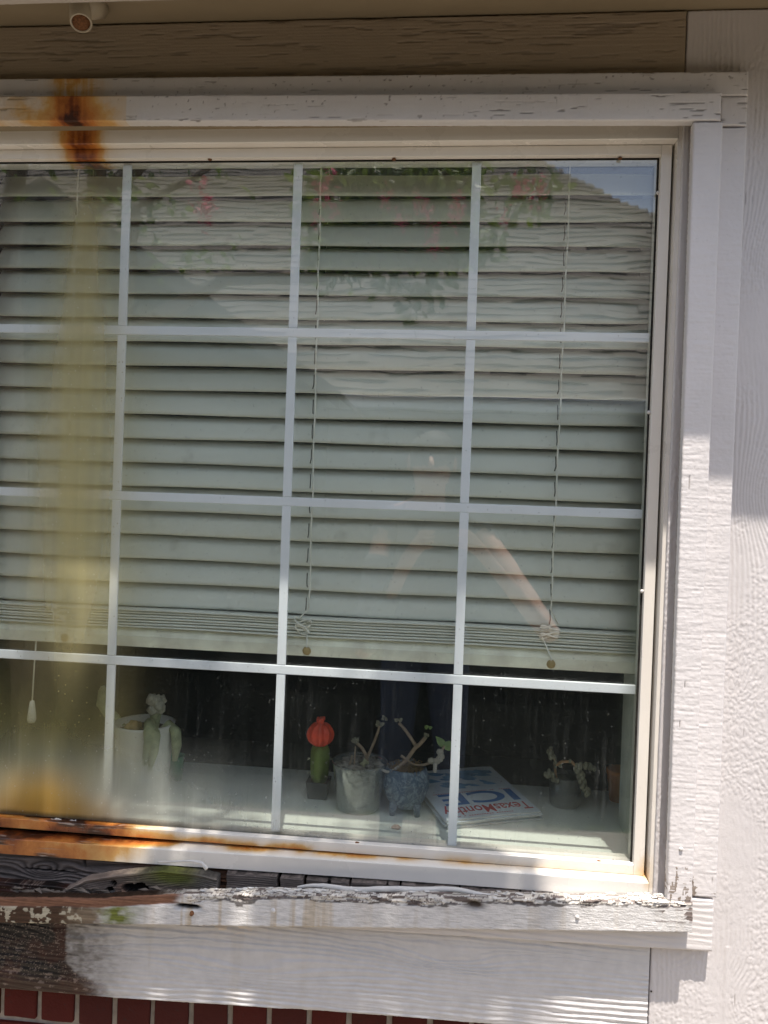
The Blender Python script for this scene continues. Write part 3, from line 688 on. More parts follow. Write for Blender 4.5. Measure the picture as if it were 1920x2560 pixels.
# ---- glass
def haze_outer(x, z):
    """colour + amount of the film on the glass (rust-stained run, fog, dust)"""
    n = fbm(x*18, z*5, 160); n2 = fbm(x*50, z*12, 161, 5)
    c = np.zeros((x.size,3)); a = np.zeros(x.size)
    def over(col, al):
        nonlocal c, a
        al = np.clip(al, 0, .97); na = a+al*(1-a)
        c = (c*(a*(1-al))[:,None]+np.array(col)*al[:,None])/np.maximum(na,1e-5)[:,None]; a = na
    over((.44,.46,.45), .004+.022*n2*(1-.7*ss(-.56,-.62,z)))                                             # even dust
    over((.45,.47,.46), .16*ss(.20,.30,z)*fbm(x*7,z*7,165))                     # dusty head
    run = -.070-.006*ss(.3,-.6,z)
    wd = .040+.040*ss(.22,-.3,z)
    s_ = np.exp(-((x-run+.012*(n-.5))/wd)**2)
    st_ = .80+.40*fbm(x*90,z*1.5,167,3)
    over((.60,.52,.25), st_*(.50*s_*ss(.30,.16,z)+.22*np.exp(-((x-run)/.1)**2)*ss(.2,-.1,z))*(.75+.4*n)*ss(-.85,-.35,z))
    over((.52,.42,.17), .22*np.exp(-((x-run)/.022)**2)*ss(.29,.20,z)*ss(-.15,.2,z))
    lowz = ss(-.60,-.80,z)
    fog = ss(.13,-.10,x+.06*(n-.5)*2)
    over((.42,.38,.15), .88*fog*ss(-.58,-.86,z)*(.6+.5*n2))
    over((.46,.50,.46), .50*ss(.45,-.1,x+.1*(n-.5))*ss(-.70,-.84,z)*(.6+.6*n))
    over((.52,.56,.54), .30*ss(-.76,-.875,z)*(.4+.9*n2)*ss(.97,.3,x))            # pale film along the sill
    over((.78,.48,.12), .95*np.exp(-((x+.125)/.085)**2)*ss(-.76,-.85,z)*(.65+.6*n))
    over((.66,.66,.56), .42*ss(.30,-.02,x)*ss(-.70,-.86,z)*ss(-.05,.02,x)*(.5+n))
    over((.50,.28,.06), .75*ss(.06,-.06,x)*ss(-.82,-.868,z)*(.5+.7*n))
    over((.09,.05,.02), .9*ss(-.868,-.878,z+.006*(n2-.5))*ss(.40,.0,x))
    over((.10,.09,.06), .75*np.exp(-((x-.313)/.05)**2)*ss(-.868,-.878,z+.010*(n2-.5)))
    over((.12,.12,.10), .5*ss(-.872,-.880,z))
    over((.10,.13,.10), .30*ss(.885,.92,x)*ss(.0,-.6,z))                            # dark film by the right edge
    return np.concatenate([c, a[:,None]], 1)
def glass_mat(name, outer):
    t = NT(name); n = t.n; n.remove(t.b); out = n['Material Output']
    tr = n.new('ShaderNodeBsdfTransparent'); tr.inputs[0].default_value = (.962,.983,.968,1) if outer else (.962,.983,.968,1)
    gl = n.new('ShaderNodeBsdfGlossy'); gl.inputs['Roughness'].default_value = .012 if outer else .02
    wob = t.bump(t.noise(1, t.map((4.2,4,5.5) if outer else (2.5,3,3.1)), 2), .034 if outer else .02, .012)
    t.lk(wob, gl.inputs['Normal'])
    ge = n.new('ShaderNodeNewGeometry'); vm = n.new('ShaderNodeVectorMath'); vm.operation = 'DOT_PRODUCT'
    t.lk(ge.outputs['Normal'], vm.inputs[0]); t.lk(ge.outputs['Incoming'], vm.inputs[1])
    f5 = t.math('POWER', t.math('SUBTRACT', 1.0, t.math('ABSOLUTE', vm.outputs['Value']), clamp=True), 5)
    ff = t.math('ADD', .135 if outer else .06, t.math('MULTIPLY', f5, .85), clamp=True)
    m1 = n.new('ShaderNodeMixShader'); t.lk(ff, m1.inputs[0]); t.lk(tr.outputs[0], m1.inputs[1]); t.lk(gl.outputs[0], m1.inputs[2])
    a = t.attr('film'); A = a.outputs['Alpha']
    df = n.new('ShaderNodeBsdfDiffuse'); tl = n.new('ShaderNodeBsdfTranslucent')
    # specks, dried drops and runs
    X = t.map((1,0,1))
    v1 = t.vor(150, X); spk = t.math('MULTIPLY', t.ramp(v1['Distance'], (.10,1),(.20,0)), t.ramp(t.sep(v1['Color'])[0], (.80,0),(.82,1)))
    v2 = t.vor(80, t.map((1,0,.7))); drop = t.math('MULTIPLY', t.ramp(v2['Distance'], (.06,1),(.11,0)), t.ramp(t.sep(v2['Color'])[1], (.86,0),(.88,1)))
    runs = t.math('MULTIPLY', t.ramp(t.noise(1, t.map((150,0,5)), 4, .4), (.50,0),(.78,1)), t.ramp(t.noise(1, t.map((9,0,9)), 3), (.40,.15),(.62,1)))
    zz = t.n.new('ShaderNodeSeparateXYZ'); t.lk(t.pos(), zz.inputs[0]); Zp = zz.outputs[2]
    low = t.math('MULTIPLY', t.math('SUBTRACT', -.55, Zp), 5, clamp=True)
    beads = t.ramp(t.noise(900, X, 2), (.50,0),(.72,1))
    # extra runs just under each horizontal bar
    al = t.math('ADD', t.math('MULTIPLY', spk, .30 if outer else .05), t.math('MULTIPLY', drop, t.math('MULTIPLY', low, .30 if outer else 0)))
    al = t.math('ADD', al, t.math('MULTIPLY', runs, t.math('MULTIPLY', low, .11 if outer else .04)))
    al = t.math('ADD', al, t.math('MULTIPLY', beads, t.math('MULTIPLY', low, .038)))
    k = t.math('ADD', 1.0, t.math('MULTIPLY', t.math('SUBTRACT', t.noise(700, X, 2), .5), .35))
    al2 = t.math('ADD', t.math('MULTIPLY', A, k) if outer else .02, al, clamp=True)
    cc = t.mix(t.math('MULTIPLY', al, 1.2, clamp=True), a.outputs['Color'] if outer else (.45,.5,.48), (.6,.62,.6))
    t.lk(cc, df.inputs[0]); t.lk(cc, tl.inputs[0])
    m2 = n.new('ShaderNodeMixShader'); m2.inputs[0].default_value = .45; t.lk(df.outputs[0], m2.inputs[1]); t.lk(tl.outputs[0], m2.inputs[2])
    m3 = n.new('ShaderNodeMixShader'); t.lk(al2, m3.inputs[0]); t.lk(m1.outputs[0], m3.inputs[1]); t.lk(m2.outputs[0], m3.inputs[2])
    t.lk(m3.outputs[0], out.inputs[0]); return t.m
def pane(Y, mat, film):
    xs = np.linspace(-.3215,.9206,250); zs = np.linspace(-.8795,.2966,240); Xg, Zg = np.meshgrid(xs, zs)
    idx = np.arange(Xg.size).reshape(Xg.shape)
    F = np.stack([idx[:-1,:-1], idx[:-1,1:], idx[1:,1:], idx[1:,:-1]], -1).reshape(-1,4)
    P = np.stack([Xg, Xg*0+Y, Zg], -1).reshape(-1,3)
    return link('glass_pane', fast_mesh('glass_pane', P, F, {'film': haze_outer(P[:,0],P[:,2])} if film else None), mat, win)
pane(-.0078, glass_mat('outer_glass', True), True)
pane(.0065, glass_mat('inner_glass', False), False)
# screws and weep hole buttons
for (x,y,Yv) in ((62,394,-.013),(525,397,-.013),(985,397,-.013),(1550,395,-.013)):
    p = at(x,y,Yv); MB().ball((p[0],p[1],p[2]-.001), .004, 5, (1,.8,.6), .4).build('screw', rustm, win, True)
for (x,y) in ((1645,482),(1622,1031),(1605,1478),(1590,2070)):
    p = at(x,y,-.0135); MB().ball(p, .0032, 6).build('screw', nailm, win, True)
for (x,y) in ((465,2079),(893,2108),(1301,2168),(1457,2154),(1497,2154)):
    p = at(x,y,-.014 if y > 2140 else -.013); MB().ball((p[0],p[1],p[2]), .0034, 6, (1.3,1,.8), .4).build('screw', rustm, win, True)
# peeled silver remnant at the foot of the glass
p0 = at(112,2052,-.0095); p1 = at(190,2056,-.0095)
b = MB(); n = 14; v = []
for k in range(n+1):
    x = p0[0]+(p1[0]-p0[0])*k/n; zb_ = p0[2]+(p1[2]-p0[2])*k/n
    v += [(x,-.0095,zb_-.002),(x,-.0095,zb_+.002+.009*abs(mn.noise(Vector((k*.9,3,1)))))]
b.add(v, [(2*k,2*k+2,2*k+3,2*k+1) for k in range(n)]); o = b.build('foil_remnant', flk, win); o.modifiers.new('s','SOLIDIFY').thickness = .0006
# ------------------------------------------------------------------ the blind
SL = NT('slat', .5, .3); cst = SL.mix(SL.ramp(SL.noise(1, SL.map((1.5,10,12)), 5), (.3,0),(.7,1)), (.74,.745,.665), (.80,.80,.72))
cst = SL.mix(SL.ramp(SL.noise(22, det=4), (.62,0),(.8,.35)), cst, (.34,.32,.27)); SL.col(cst); SL.b.inputs['Subsurface Weight'].default_value = 0; SLM = SL.m
CORD = simple('cord', (.86,.84,.76), .8, .2, .1)
RAILM = simple('blind_rail', (.88,.83,.68), .5, .3, .18, 25)  # cream raised to stand in for bounced light along the bottom rail
bl = thing('window_blind', 'closed off-white horizontal slat blind hanging behind the window glass, raised above the shelf', 'blind', (.32,.08,.30))
def slat_mesh(w_, crown, tilt, x0, x1, th=.0028):
    n = 8; nx_ = 26; P = []
    for i in range(nx_+1):
        x = x0+(x1-x0)*i/nx_; s_ = .0008*math.sin(i*.6+tilt*40)
        for side in (0,1):
            for k in range(n+1):
                u = (k/n-.5)*w_; v_ = crown*(1-(2*k/n-1)**2)+(th if side==0 else 0)
                # u along slat width, v_ normal; outer edge (u>0) points down and outward
                y = -(u*math.cos(tilt))-v_*math.sin(tilt); z = -u*math.sin(tilt)+v_*math.cos(tilt)
                P.append((x, y, z+s_))
    m = 2*(n+1); order = list(range(n+1))+list(range(2*n+1,n,-1))
    F = [(i*m+order[k], (i+1)*m+order[k], (i+1)*m+order[(k+1)%m], i*m+order[(k+1)%m]) for i in range(nx_) for k in range(m)]
    b = MB(); b.add(P, F+[tuple(order), tuple(nx_*m+q for q in reversed(order))]); return b
BX0, BX1 = -.286, .934
for k in range(19):
    tl = math.radians(66+random.uniform(-2.5,2.5)); zc = -.5025+.0228+.0452*k+random.uniform(-.0008,.0008)
    if zc > .315: break
    b = slat_mesh(.050, .003, tl, BX0+random.uniform(-.002,.002), BX1); b.v = [(x,y+.080,z+zc) for x,y,z in b.v]
    b.build('slat', SLM, bl, True)
for k in range(7):
    b = slat_mesh(.050, .0016, math.radians(3+random.uniform(-1.2,1.2)), BX0, BX1, .0026); zc = -.5395+k*.0052+random.uniform(-.0005,.0005); yo = random.uniform(-.0015,.0015)
    b.v = [(x,y+.080+yo,z+zc) for x,y,z in b.v]; b.build('slat', SLM, bl, True)
b = MB(); prof = [(.053,-.556),(.056,-.5535),(.064,-.5425),(.105,-.5425),(.105,-.576),(.053,-.576)]
b.add([(x,y,z) for x in (BX0-.002,BX1+.002) for y,z in prof], [tuple(range(6)), tuple(range(11,5,-1))]+[(k,(k+1)%6+0,(k+1)%6+6,k+6) for k in range(6)])
b.build('bottom_rail', RAILM, bl, bevel=.001)
bm = bmesh.new(); me = bpy.data.objects['bottom_rail'].data; bm.from_mesh(me); bmesh.ops.recalc_face_normals(bm, faces=bm.faces); bm.to_mesh(me); bm.free()
box('head_rail', RAILM, bl, BX0-.004,BX1+.004, .05,.11, .335,.375)
plug = simple('tan_plug', (.42,.30,.12), .5, .4)
for xc, zb_ in ((-.119,-.5098),(.3425,-.505),(.7810,-.495)):
    pts = []; z = .33; k = 0
    while z > zb_+.01:
        pts.append((xc+.003*math.sin(z*3+xc*9)+.0008*math.sin(z*40), .0545+(.0 if k%2 else -.001), z)); z -= .02; k += 1
    # the slack cord is heaped in loops on the stacked slats
    sg = 1 if xc > .5 else -1
    zz = zb_+.004; n = 60
    for q in range(n):
        t_ = q/n; ph = t_*2*math.pi*3.6+.5
        if xc > .5: pts.append((xc-.003+.0165*math.cos(ph), .0500-.004*math.sin(ph*.5), zz-.006-.024*t_+.0025*math.sin(ph*2)))
        else: pts.append((xc-.006+.017*math.cos(ph+1.5)*(1-.3*t_), .0500-.004*math.sin(ph*.5), zz-.010-.020*t_+.007*math.sin(ph*1.35)))
    pts.append((xc+.002,.052,-.556)); pts.append((xc+.002,.0525,-.566))
    MB().tube(pts, .0015, 6).build('lift_cord', CORD, bl, True)
    MB().tube([(xc+.004,.101,.33),(xc+.004,.101,-.54)], .0006, 4).build('ladder_cord', CORD, bl, True)
    o = disk('cord_plug', plug, bl, (xc+.002,.0528,-.5665), .0085, .0028, 18)
    # ladder cord seen as short dark dashes at each slat
    for q in range(17):
        z0 = -.50+.0452*q
        MB().tube([(xc-.003+.0015*math.sin(q*1.9),.0555,z0+.004),(xc-.0022,.0535,z0+.012),(xc-.003,.0575,z0+.030)], .0010, 5).build('ladder_loop', simple('ladder_cord',(.10,.09,.075),.8,.1) if q==0 and xc<0 else bpy.data.materials['ladder_cord'], bl, True)
# pull cord with tassel at the left
tx, ty, tz = at(80,1772,.06)
tas = thing('cord_tassel', 'white bell shaped tassel hanging on the blind pull cord at far left', 'tassel', (tx,.06,tz))
MB().tube([(tx+.004,.062,-.56),(tx+.002,.06,-.62),(tx,.06,tz+.014)], .0014, 6).build('pull_cord', CORD, tas, True)
MB().lathe([(0,tz+.016),(.004,tz+.015),(.0055,tz+.005),(.0075,tz-.010),(.0085,tz-.020),(.006,tz-.026),(0,tz-.027)], tx,.06,18).build('tassel', simple('tassel_plastic',(.75,.72,.62),.4), tas, True)
# ------------------------------------------------------------------ interior
SH = NT('shelf_paint', .45, .35); SH.col(SH.mix(SH.noise(3, det=6), (.60,.64,.60), (.68,.71,.66))); SH.nrm(SH.bump(SH.noise(60,det=3),.05,.001))
shf = MB().box(-.36,1.3, .0215,.382, -.925,-.90).build('window_shelf', SH.m, bevel=.002)
tag(shf, 'pale painted window shelf inside the room behind the glass, holding the pots', 'shelf')
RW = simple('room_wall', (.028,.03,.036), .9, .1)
room = []
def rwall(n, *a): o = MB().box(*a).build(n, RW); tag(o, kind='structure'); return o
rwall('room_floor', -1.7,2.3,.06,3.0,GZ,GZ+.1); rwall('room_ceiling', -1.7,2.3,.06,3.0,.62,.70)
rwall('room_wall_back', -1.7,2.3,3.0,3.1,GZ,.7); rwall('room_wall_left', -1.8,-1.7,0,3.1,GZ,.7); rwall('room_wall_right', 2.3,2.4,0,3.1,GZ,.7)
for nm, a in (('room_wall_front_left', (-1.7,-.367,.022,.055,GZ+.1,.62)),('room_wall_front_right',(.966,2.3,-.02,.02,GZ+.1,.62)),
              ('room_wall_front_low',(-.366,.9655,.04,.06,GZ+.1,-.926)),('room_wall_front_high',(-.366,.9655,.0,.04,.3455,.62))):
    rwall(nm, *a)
box('window_reveal', simple('reveal',(.45,.45,.42),.7), win, .9415,.96, .021,.20, -.899,.34, .001)
# --- things on the shelf
ZS = -.900
GLS = bpy.data.materials.new('jar_glass'); GLS.use_nodes = True
gb = GLS.node_tree.nodes; gb.remove(gb['Principled BSDF']); _tr = gb.new('ShaderNodeBsdfTransparent'); _tr.inputs[0].default_value = (.86,.88,.86,1)
_gl = gb.new('ShaderNodeBsdfGlossy'); _gl.inputs['Roughness'].default_value = .05; _lw = gb.new('ShaderNodeLayerWeight'); _lw.inputs[0].default_value = .35
_df = gb.new('ShaderNodeBsdfDiffuse'); _df.inputs[0].default_value = (.5,.5,.47,1); _m = gb.new('ShaderNodeMixShader'); _m2 = gb.new('ShaderNodeMixShader'); _m2.inputs[0].default_value = .14
_l = GLS.node_tree.links; _l.new(_lw.outputs['Facing'], _m.inputs[0]); _l.new(_tr.outputs[0], _m.inputs[1]); _l.new(_gl.outputs[0], _m.inputs[2])
_l.new(_m.outputs[0], _m2.inputs[1]); _l.new(_df.outputs[0], _m2.inputs[2]); _l.new(_m2.outputs[0], gb['Material Output'].inputs[0])
SOIL = simple('dry_soil', (.13,.10,.075), .95, .1, .5, 80, 1, 200)
STEM = simple('succulent_stem', (.30,.22,.15), .7, .2, .25, 60, .5, 300)
LEAF = simple('jade_leaf', (.16,.24,.07), .5, .4, .2, 60)
GREY = simple('grey_leaf', (.21,.20,.14), .6, .3, .25, 80)
PEB = simple('pebble', (.22,.20,.17), .85, .2, .45, 40, .6, 200)
# grafted cactus
cx, cy = .345, .232
ca = thing('grafted_cactus', 'small grafted cactus with a red ball on a green column in a black square pot', 'cactus', (cx,cy,ZS))
b = MB(); s0, s1, hh = .0185, .0235, .036
def sq(s_, z): return [(cx-s_,cy-s_,z),(cx+s_,cy-s_,z),(cx+s_,cy+s_,z),(cx-s_,cy+s_,z)]
b.add(sq(s0,ZS)+sq(s1,ZS+hh)+sq(s1-.002,ZS+hh)+sq(s0,ZS+hh-.008), [(3,2,1,0)]+[(k,(k+1)%4,(k+1)%4+4,k+4) for k in range(4)]+[(k+4,(k+1)%4+4,(k+1)%4+8,k+8) for k in range(4)]+[(k+8,(k+1)%4+8,(k+1)%4+12,k+12) for k in range(4)])
b.build('pot', simple('black_plastic',(.02,.022,.024),.45,.4), ca, bevel=.001)
box('soil', SOIL, ca, cx-.020,cx+.020,cy-.020,cy+.020,ZS+.02,ZS+hh-.006)
b = MB(); n = 40; prof = [(.012,ZS+.028),(.0175,ZS+.040),(.019,ZS+.07),(.0185,ZS+.095),(.015,ZS+.104),(.002,ZS+.106)]; v = []
for (r,z) in prof:
    for k in range(n): t_=2*math.pi*k/n; q = r*(1+.14*math.cos(3*t_)); v.append((cx+q*math.cos(t_+.5),cy+q*math.sin(t_+.5),z))
b.add(v, [(i*n+k,i*n+(k+1)%n,(i+1)*n+(k+1)%n,(i+1)*n+k) for i in range(5) for k in range(n)]); b.build('stock', simple('cactus_green',(.17,.22,.05),.55,.3,.2,40), ca, True)
b = MB(); n = 64; v = []; m = 12; zc = ZS+.129
for i in range(m+1):
    ph = math.pi*i/m; 
    for k in range(n): t_=2*math.pi*k/n; q = .0265*math.sin(ph)*(1+.09*math.cos(9*t_)); v.append((cx+q*math.cos(t_),cy+q*math.sin(t_),zc+.0255*math.cos(ph)))
b.add(v, [(i*n+k,(i+1)*n+k,(i+1)*n+(k+1)%n,i*n+(k+1)%n) for i in range(m) for k in range(n)])
b.build('scion', simple('cactus_red',(.95,.09,.04),.45,.4,.15,90), ca, True)
b = MB()
for k in range(14):
    t_ = random.random()*6.28; b.ball((cx+.006*math.cos(t_),cy+.006*math.sin(t_),zc+.026+random.random()*.006), .0035, 4, (1,1,1.4), .3)
b.build('scion_tip', bpy.data.materials['cactus_red'], ca, True)
b = MB()
for (r0,z0,n_) in ((.020,ZS+.048,5),(.020,ZS+.076,5)):
    for j in range(n_):
        t0 = j*2*math.pi/n_+.5
        for q in range(8):
            d = Vector((math.cos(t0)+random.uniform(-.5,.5), math.sin(t0)+random.uniform(-.5,.5), random.uniform(-.7,.7))).normalized(); p = Vector((cx+r0*math.cos(t0),cy+r0*math.sin(t0),z0))
            b.tube([p, p+d*.007], [.0005,.0001], 3, False)
tag(b.build('spine', simple('spine',(.55,.52,.38),.6), ca), kind='stuff')
# glass pot with pebbles and dry jade stems
gx, gy = .434, .187
gp = thing('glass_planter', 'round clear glass planter full of grey pebbles with bare jade plant stems', 'planter', (gx,gy,ZS))
MB().lathe([(0,ZS+.001),(.040,ZS+.001),(.0435,ZS+.006),(.0545,ZS+.090),(.0560,ZS+.095),(.0535,ZS+.095),(.0520,ZS+.088),(.0415,ZS+.008),(0,ZS+.006)], gx,gy,48).build('glass_cup', GLS, gp, True)
pot_tex = NT('potting_grit', .9, .15); pv_ = pot_tex.vor(130); pot_tex.col(pot_tex.mix(pot_tex.sep(pv_['Color'])[0], (.10,.09,.075), (.30,.27,.23))); pot_tex.nrm(pot_tex.bump(pv_['Distance'], .8, .003))
MB().lathe([(0,ZS+.008),(.040,ZS+.009),(.050,ZS+.077),(0,ZS+.080)], gx,gy,36,.01).build('potting_grit', pot_tex.m, gp, True)
b = MB()
for k in range(170):
    a_ = random.random()*6.28; r = .047*math.sqrt(random.random()); b.ball((gx+r*math.cos(a_),gy+r*math.sin(a_),ZS+.080+random.random()*.006+.003), random.uniform(.003,.0062), 4, (random.uniform(1,1.6),random.uniform(.8,1.2),.6), .5)
tag(b.build('pebble', PEB, gp, True), kind='stuff')
def path(pix, Y): return [at(x,y,Yq) for (x,y),Yq in zip(pix, Y if isinstance(Y,list) else [Y]*len(pix))]
def Z3(x, y): return (700+x/3.687, 1750+y/3.687)
def stem(parent, pix, r, Y=.19, mat=STEM):
    p = path([Z3(*q) for q in pix], Y); # smooth by subdivision
    P = [Vector(q) for q in p]; out = []
    for i in range(len(P)-1):
        for t_ in (0,.33,.66):
            a0, a1, a2, a3 = P[max(i-1,0)], P[i], P[i+1], P[min(i+2,len(P)-1)]
            out.append(.5*((2*a1)+(-a0+a2)*t_+(2*a0-5*a1+4*a2-a3)*t_*t_+(-a0+3*a1-3*a2+a3)*t_**3))
    out.append(P[-1]); n = len(out)
    rr = [ (r[0]+(r[1]-r[0])*i/(n-1))*(1+.18*mn.noise(Vector((i*.8,r[0]*900,0)))) for i in range(n)]
    return MB().tube(out, rr, 8).build('stem', mat, parent, True)
stem(gp, [(700,700),(790,600),(800,540),(760,450),(705,395)], (.0036,.0030), .19)
stem(gp, [(800,540),(850,430),(900,300),(915,240)], (.0030,.0022), .195)
stem(gp, [(680,640),(690,500),(695,430)], (.0018,.0014), .185)
for q in ((( 610,670),(650,560),(665,505)),((630,670),(655,570),(668,520)),((655,665),(685,590),(690,555))): stem(gp, q, (.0014,.0007), .18)
def leaf(parent, c, d, L, W, mat, name='leaf', th=.002):
    d = Vector(d).normalized(); s_ = d.cross(Vector((.1,-1,.2))).normalized(); n_ = d.cross(s_)
    b = MB(); v = []; n = 10; m = 5
    for i in range(m+1):
        u = i/m; w_ = W*math.sin(math.pi*(.12+.88*u)**.75) if i < m else W*.08
        for k in range(n):
            a_ = 2*math.pi*k/n; v.append(Vector(c)+d*(L*u)+s_*(w_*math.cos(a_))+n_*(th*math.sin(a_)*math.sin(math.pi*min(.95,u+.1))))
    b.add(v, [(i*n+k,i*n+(k+1)%n,(i+1)*n+(k+1)%n,(i+1)*n+k) for i in range(m) for k in range(n)]+[tuple(range(n)),tuple(range(m*n+n-1,m*n-1,-1))])
    return b.build(name, mat, parent, True)
def cluster(parent, px_, Y, r, n, mat):
    c = Vector(at(*Z3(*px_), Y))
    for k in range(n):
        d = Vector((random.uniform(-1,1),random.uniform(-1,1),random.uniform(-.2,1.2))); leaf(parent, c+d.normalized()*r*.2, d, r, r*.42, mat, th=r*.16)
cluster(gp, (700,390), .19, .009, 5, GREY); cluster(gp, (915,235), .195, .010, 6, GREY); cluster(gp, (965,170), .2, .008, 4, GREY)
cluster(gp, (790,590), .18, .010, 6, simple('sprout',(.34,.33,.2),.6))
stem(gp, [(690,345),(705,400)], (.0022,.004), .19, GREY)
# blue ceramic tripod pot with jade plant
bx, by = .527, .188
bp = thing('ceramic_pot', 'blue grey footed ceramic pot with a bare branching jade plant', 'pot', (bx,by,ZS))
ct = NT('blue_stoneware', .6, .35); v_ = ct.noise(55, det=6, dist=2.5, rough=.7)
ct.col(ct.mix(ct.ramp(v_, (.45,0),(.62,1)), (.075,.11,.155), (.26,.31,.35))); ct.nrm(ct.bump(v_, .8, .003))
MB().lathe([(0,ZS+.012),(.026,ZS+.013),(.039,ZS+.030),(.0455,ZS+.052),(.0455,ZS+.070),(.040,ZS+.087),(.0375,ZS+.090),(.0355,ZS+.087),(.035,ZS+.078),(0,ZS+.077)], bx,by,48,.015).build('bowl', ct.m, bp, True)
for a_ in (-2.35,-.75,1.57,):
    MB().tube([(bx+.030*math.cos(a_),by+.030*math.sin(a_),ZS+.024),(bx+.033*math.cos(a_),by+.033*math.sin(a_),ZS+.010),(bx+.034*math.cos(a_),by+.034*math.sin(a_),ZS)], [.010,.0065,.005], 10).build('foot', ct.m, bp, True)
MB().lathe([(.036,ZS+.079),(.02,ZS+.084),(0,ZS+.086)], bx,by,24,.1).build('soil', SOIL, bp, True)
FIB = simple('dry_moss', (.26,.17,.075), .9, .1, .4, 60)
b = MB()
for k in range(130):
    a_ = random.random()*6.28; r = .033*math.sqrt(random.random()); c = Vector((bx+r*math.cos(a_),by+r*math.sin(a_),ZS+.084)); d = Vector((random.uniform(-1,1),random.uniform(-1,1),.2)).normalized()
    b.tube([c, c+d*.008+Vector((0,0,random.uniform(.002,.009))), c+d*.016+Vector((0,0,random.uniform(-.002,.004)))], [.0008,.0007,.0003], 4, False)
for k in range(14):
    c = Vector(at(*Z3(1130,690),.185))+Vector((random.uniform(-.008,.008),random.uniform(-.006,.006),-.004)); b.tube([c, c+Vector((random.uniform(-.012,.012),0,.012)), c+Vector((random.uniform(-.02,.02),0,.002))], .0007, 4, False)
tag(b.build('dry_moss', FIB, bp, True), kind='stuff')
stem(bp, [(900,720),(1000,690),(1080,630),(1160,560),(1240,450),(1290,405),(1345,340)], (.0046,.0038), .18)
stem(bp, [(1250,420),(1200,340),(1150,270),(1095,210)], (.0034,.0026), .185)
stem(bp, [(870,690),(885,655),(930,640),(985,662),(1030,655),(1090,615)], (.0024,.0030), .165, simple('pale_stem',(.42,.38,.33),.7))
stem(bp, [(1115,512),(1160,545),(1230,595),(1310,600),(1400,570),(1470,520),(1500,450),(1515,420)], (.0026,.0026), .18)
stem(bp, [(1430,580),(1428,640),(1425,662)], (.0044,.004), .178, bpy.data.materials['pale_stem'])
for q in ((1395,560),(1440,565),(1470,545),(1485,520),(1475,480)): 
    p = at(*Z3(*q), .178); MB().ball(p, .0075, 6, (1,.6,.85), .3).build('leaf', simple('pale_leaf',(.33,.30,.24),.6) if q==(1395,560) else bpy.data.materials['pale_leaf'], bp, True)
leaf(bp, at(*Z3(1515,425),.18), (-.55,-.1,.6), .026, .0075, LEAF); leaf(bp, at(*Z3(1515,428),.18), (1,-.1,.25), .028, .0095, LEAF)
cluster(bp, (1350,335), .18, .009, 6, GREY); cluster(bp, (1365,260), .18, .008, 4, LEAF); cluster(bp, (1090,200), .185, .009, 6, GREY)
stem(bp, [(1130,680),(1140,620),(1135,580)], (.0018,.001), .182, FIB)
# magazines
MAGC = simple('magazine_cover', (.72,.78,.84), .35, .5, .12, 18, 0); PAGE = simple('magazine_pages', (.5,.5,.48), .8, .1, .3, 500, 0)
mc = [(.6071,.112),(.793,.1935),(.6978,.438),(.520,.356)]
RED = simple('red_ink', (.50,.03,.04), .4, .4, .05, 20, 0); BLU = simple('blue_ink', (.03,.16,.45), .4, .4, .2, 60, 0); LBL = simple('pale_blue_ink', (.20,.38,.58), .4, .4, .3, 40, 0)
z = ZS+.0005; labs = ['lowest magazine of the stack behind the glass, mostly hidden', 'second magazine from the bottom of the stack', 'third magazine from the bottom, edge showing under the top one', 'top magazine of the stack with red title and big blue letters']
ux = Vector((mc[1][0]-mc[0][0], mc[1][1]-mc[0][1], 0)); uy = Vector((mc[3][0]-mc[0][0], mc[3][1]-mc[0][1], 0))
for k in range(4):
    off = [(.004,.003),(-.003,.002),(.003,-.002),(0,0)][k]; h_ = [.0036,.003,.0034,.003][k]
    C0 = Vector((mc[0][0]+off[0], mc[0][1]+off[1], z))
    mg = thing('magazine', labs[k], 'magazine', tuple(C0), 'magazines stacked on the window shelf')
    b = MB(); nn = 10; v = []
    for lay in (0,1):
        for i in range(nn+1):
            for j in (0,1):
                p = C0+ux*(i/nn)+uy*j; zz_ = z+(h_ if lay else .0004)+ (.0012*math.sin(math.pi*i/nn)*(k>1) - (.0010 if i==nn else 0)); v.append((p.x,p.y,zz_))
    m_ = 2*(nn+1); f = []
    for i in range(nn):
        f += [(m_+2*i,m_+2*i+2,m_+2*i+3,m_+2*i+1),(2*i+1,2*i+3,2*i+2,2*i),(2*i,2*i+2,m_+2*i+2,m_+2*i),(2*i+1,m_+2*i+1,m_+2*i+3,2*i+3)]
    f += [(0,m_,m_+1,1),(2*nn+1,m_+2*nn+1,m_+2*nn,2*nn)]
    b.add(v,f).build('pages', PAGE, mg)
    b = MB(); v = []
    for i in range(nn+1):
        for j in (0,1):
            p = C0+ux*(i/nn)+uy*j; v.append((p.x,p.y,z+h_+.0004+(.0012*math.sin(math.pi*i/nn)*(k>1) - (.0010 if i==nn else 0))))
    cv = b.add(v, [(2*i,2*i+2,2*i+3,2*i+1) for i in range(nn)]).build('cover', MAGC, mg); sm = cv.modifiers.new('s','SOLIDIFY'); sm.thickness = .0003; sm.offset = 1
    z += h_+.0012
ztop = z-.0012+.0022
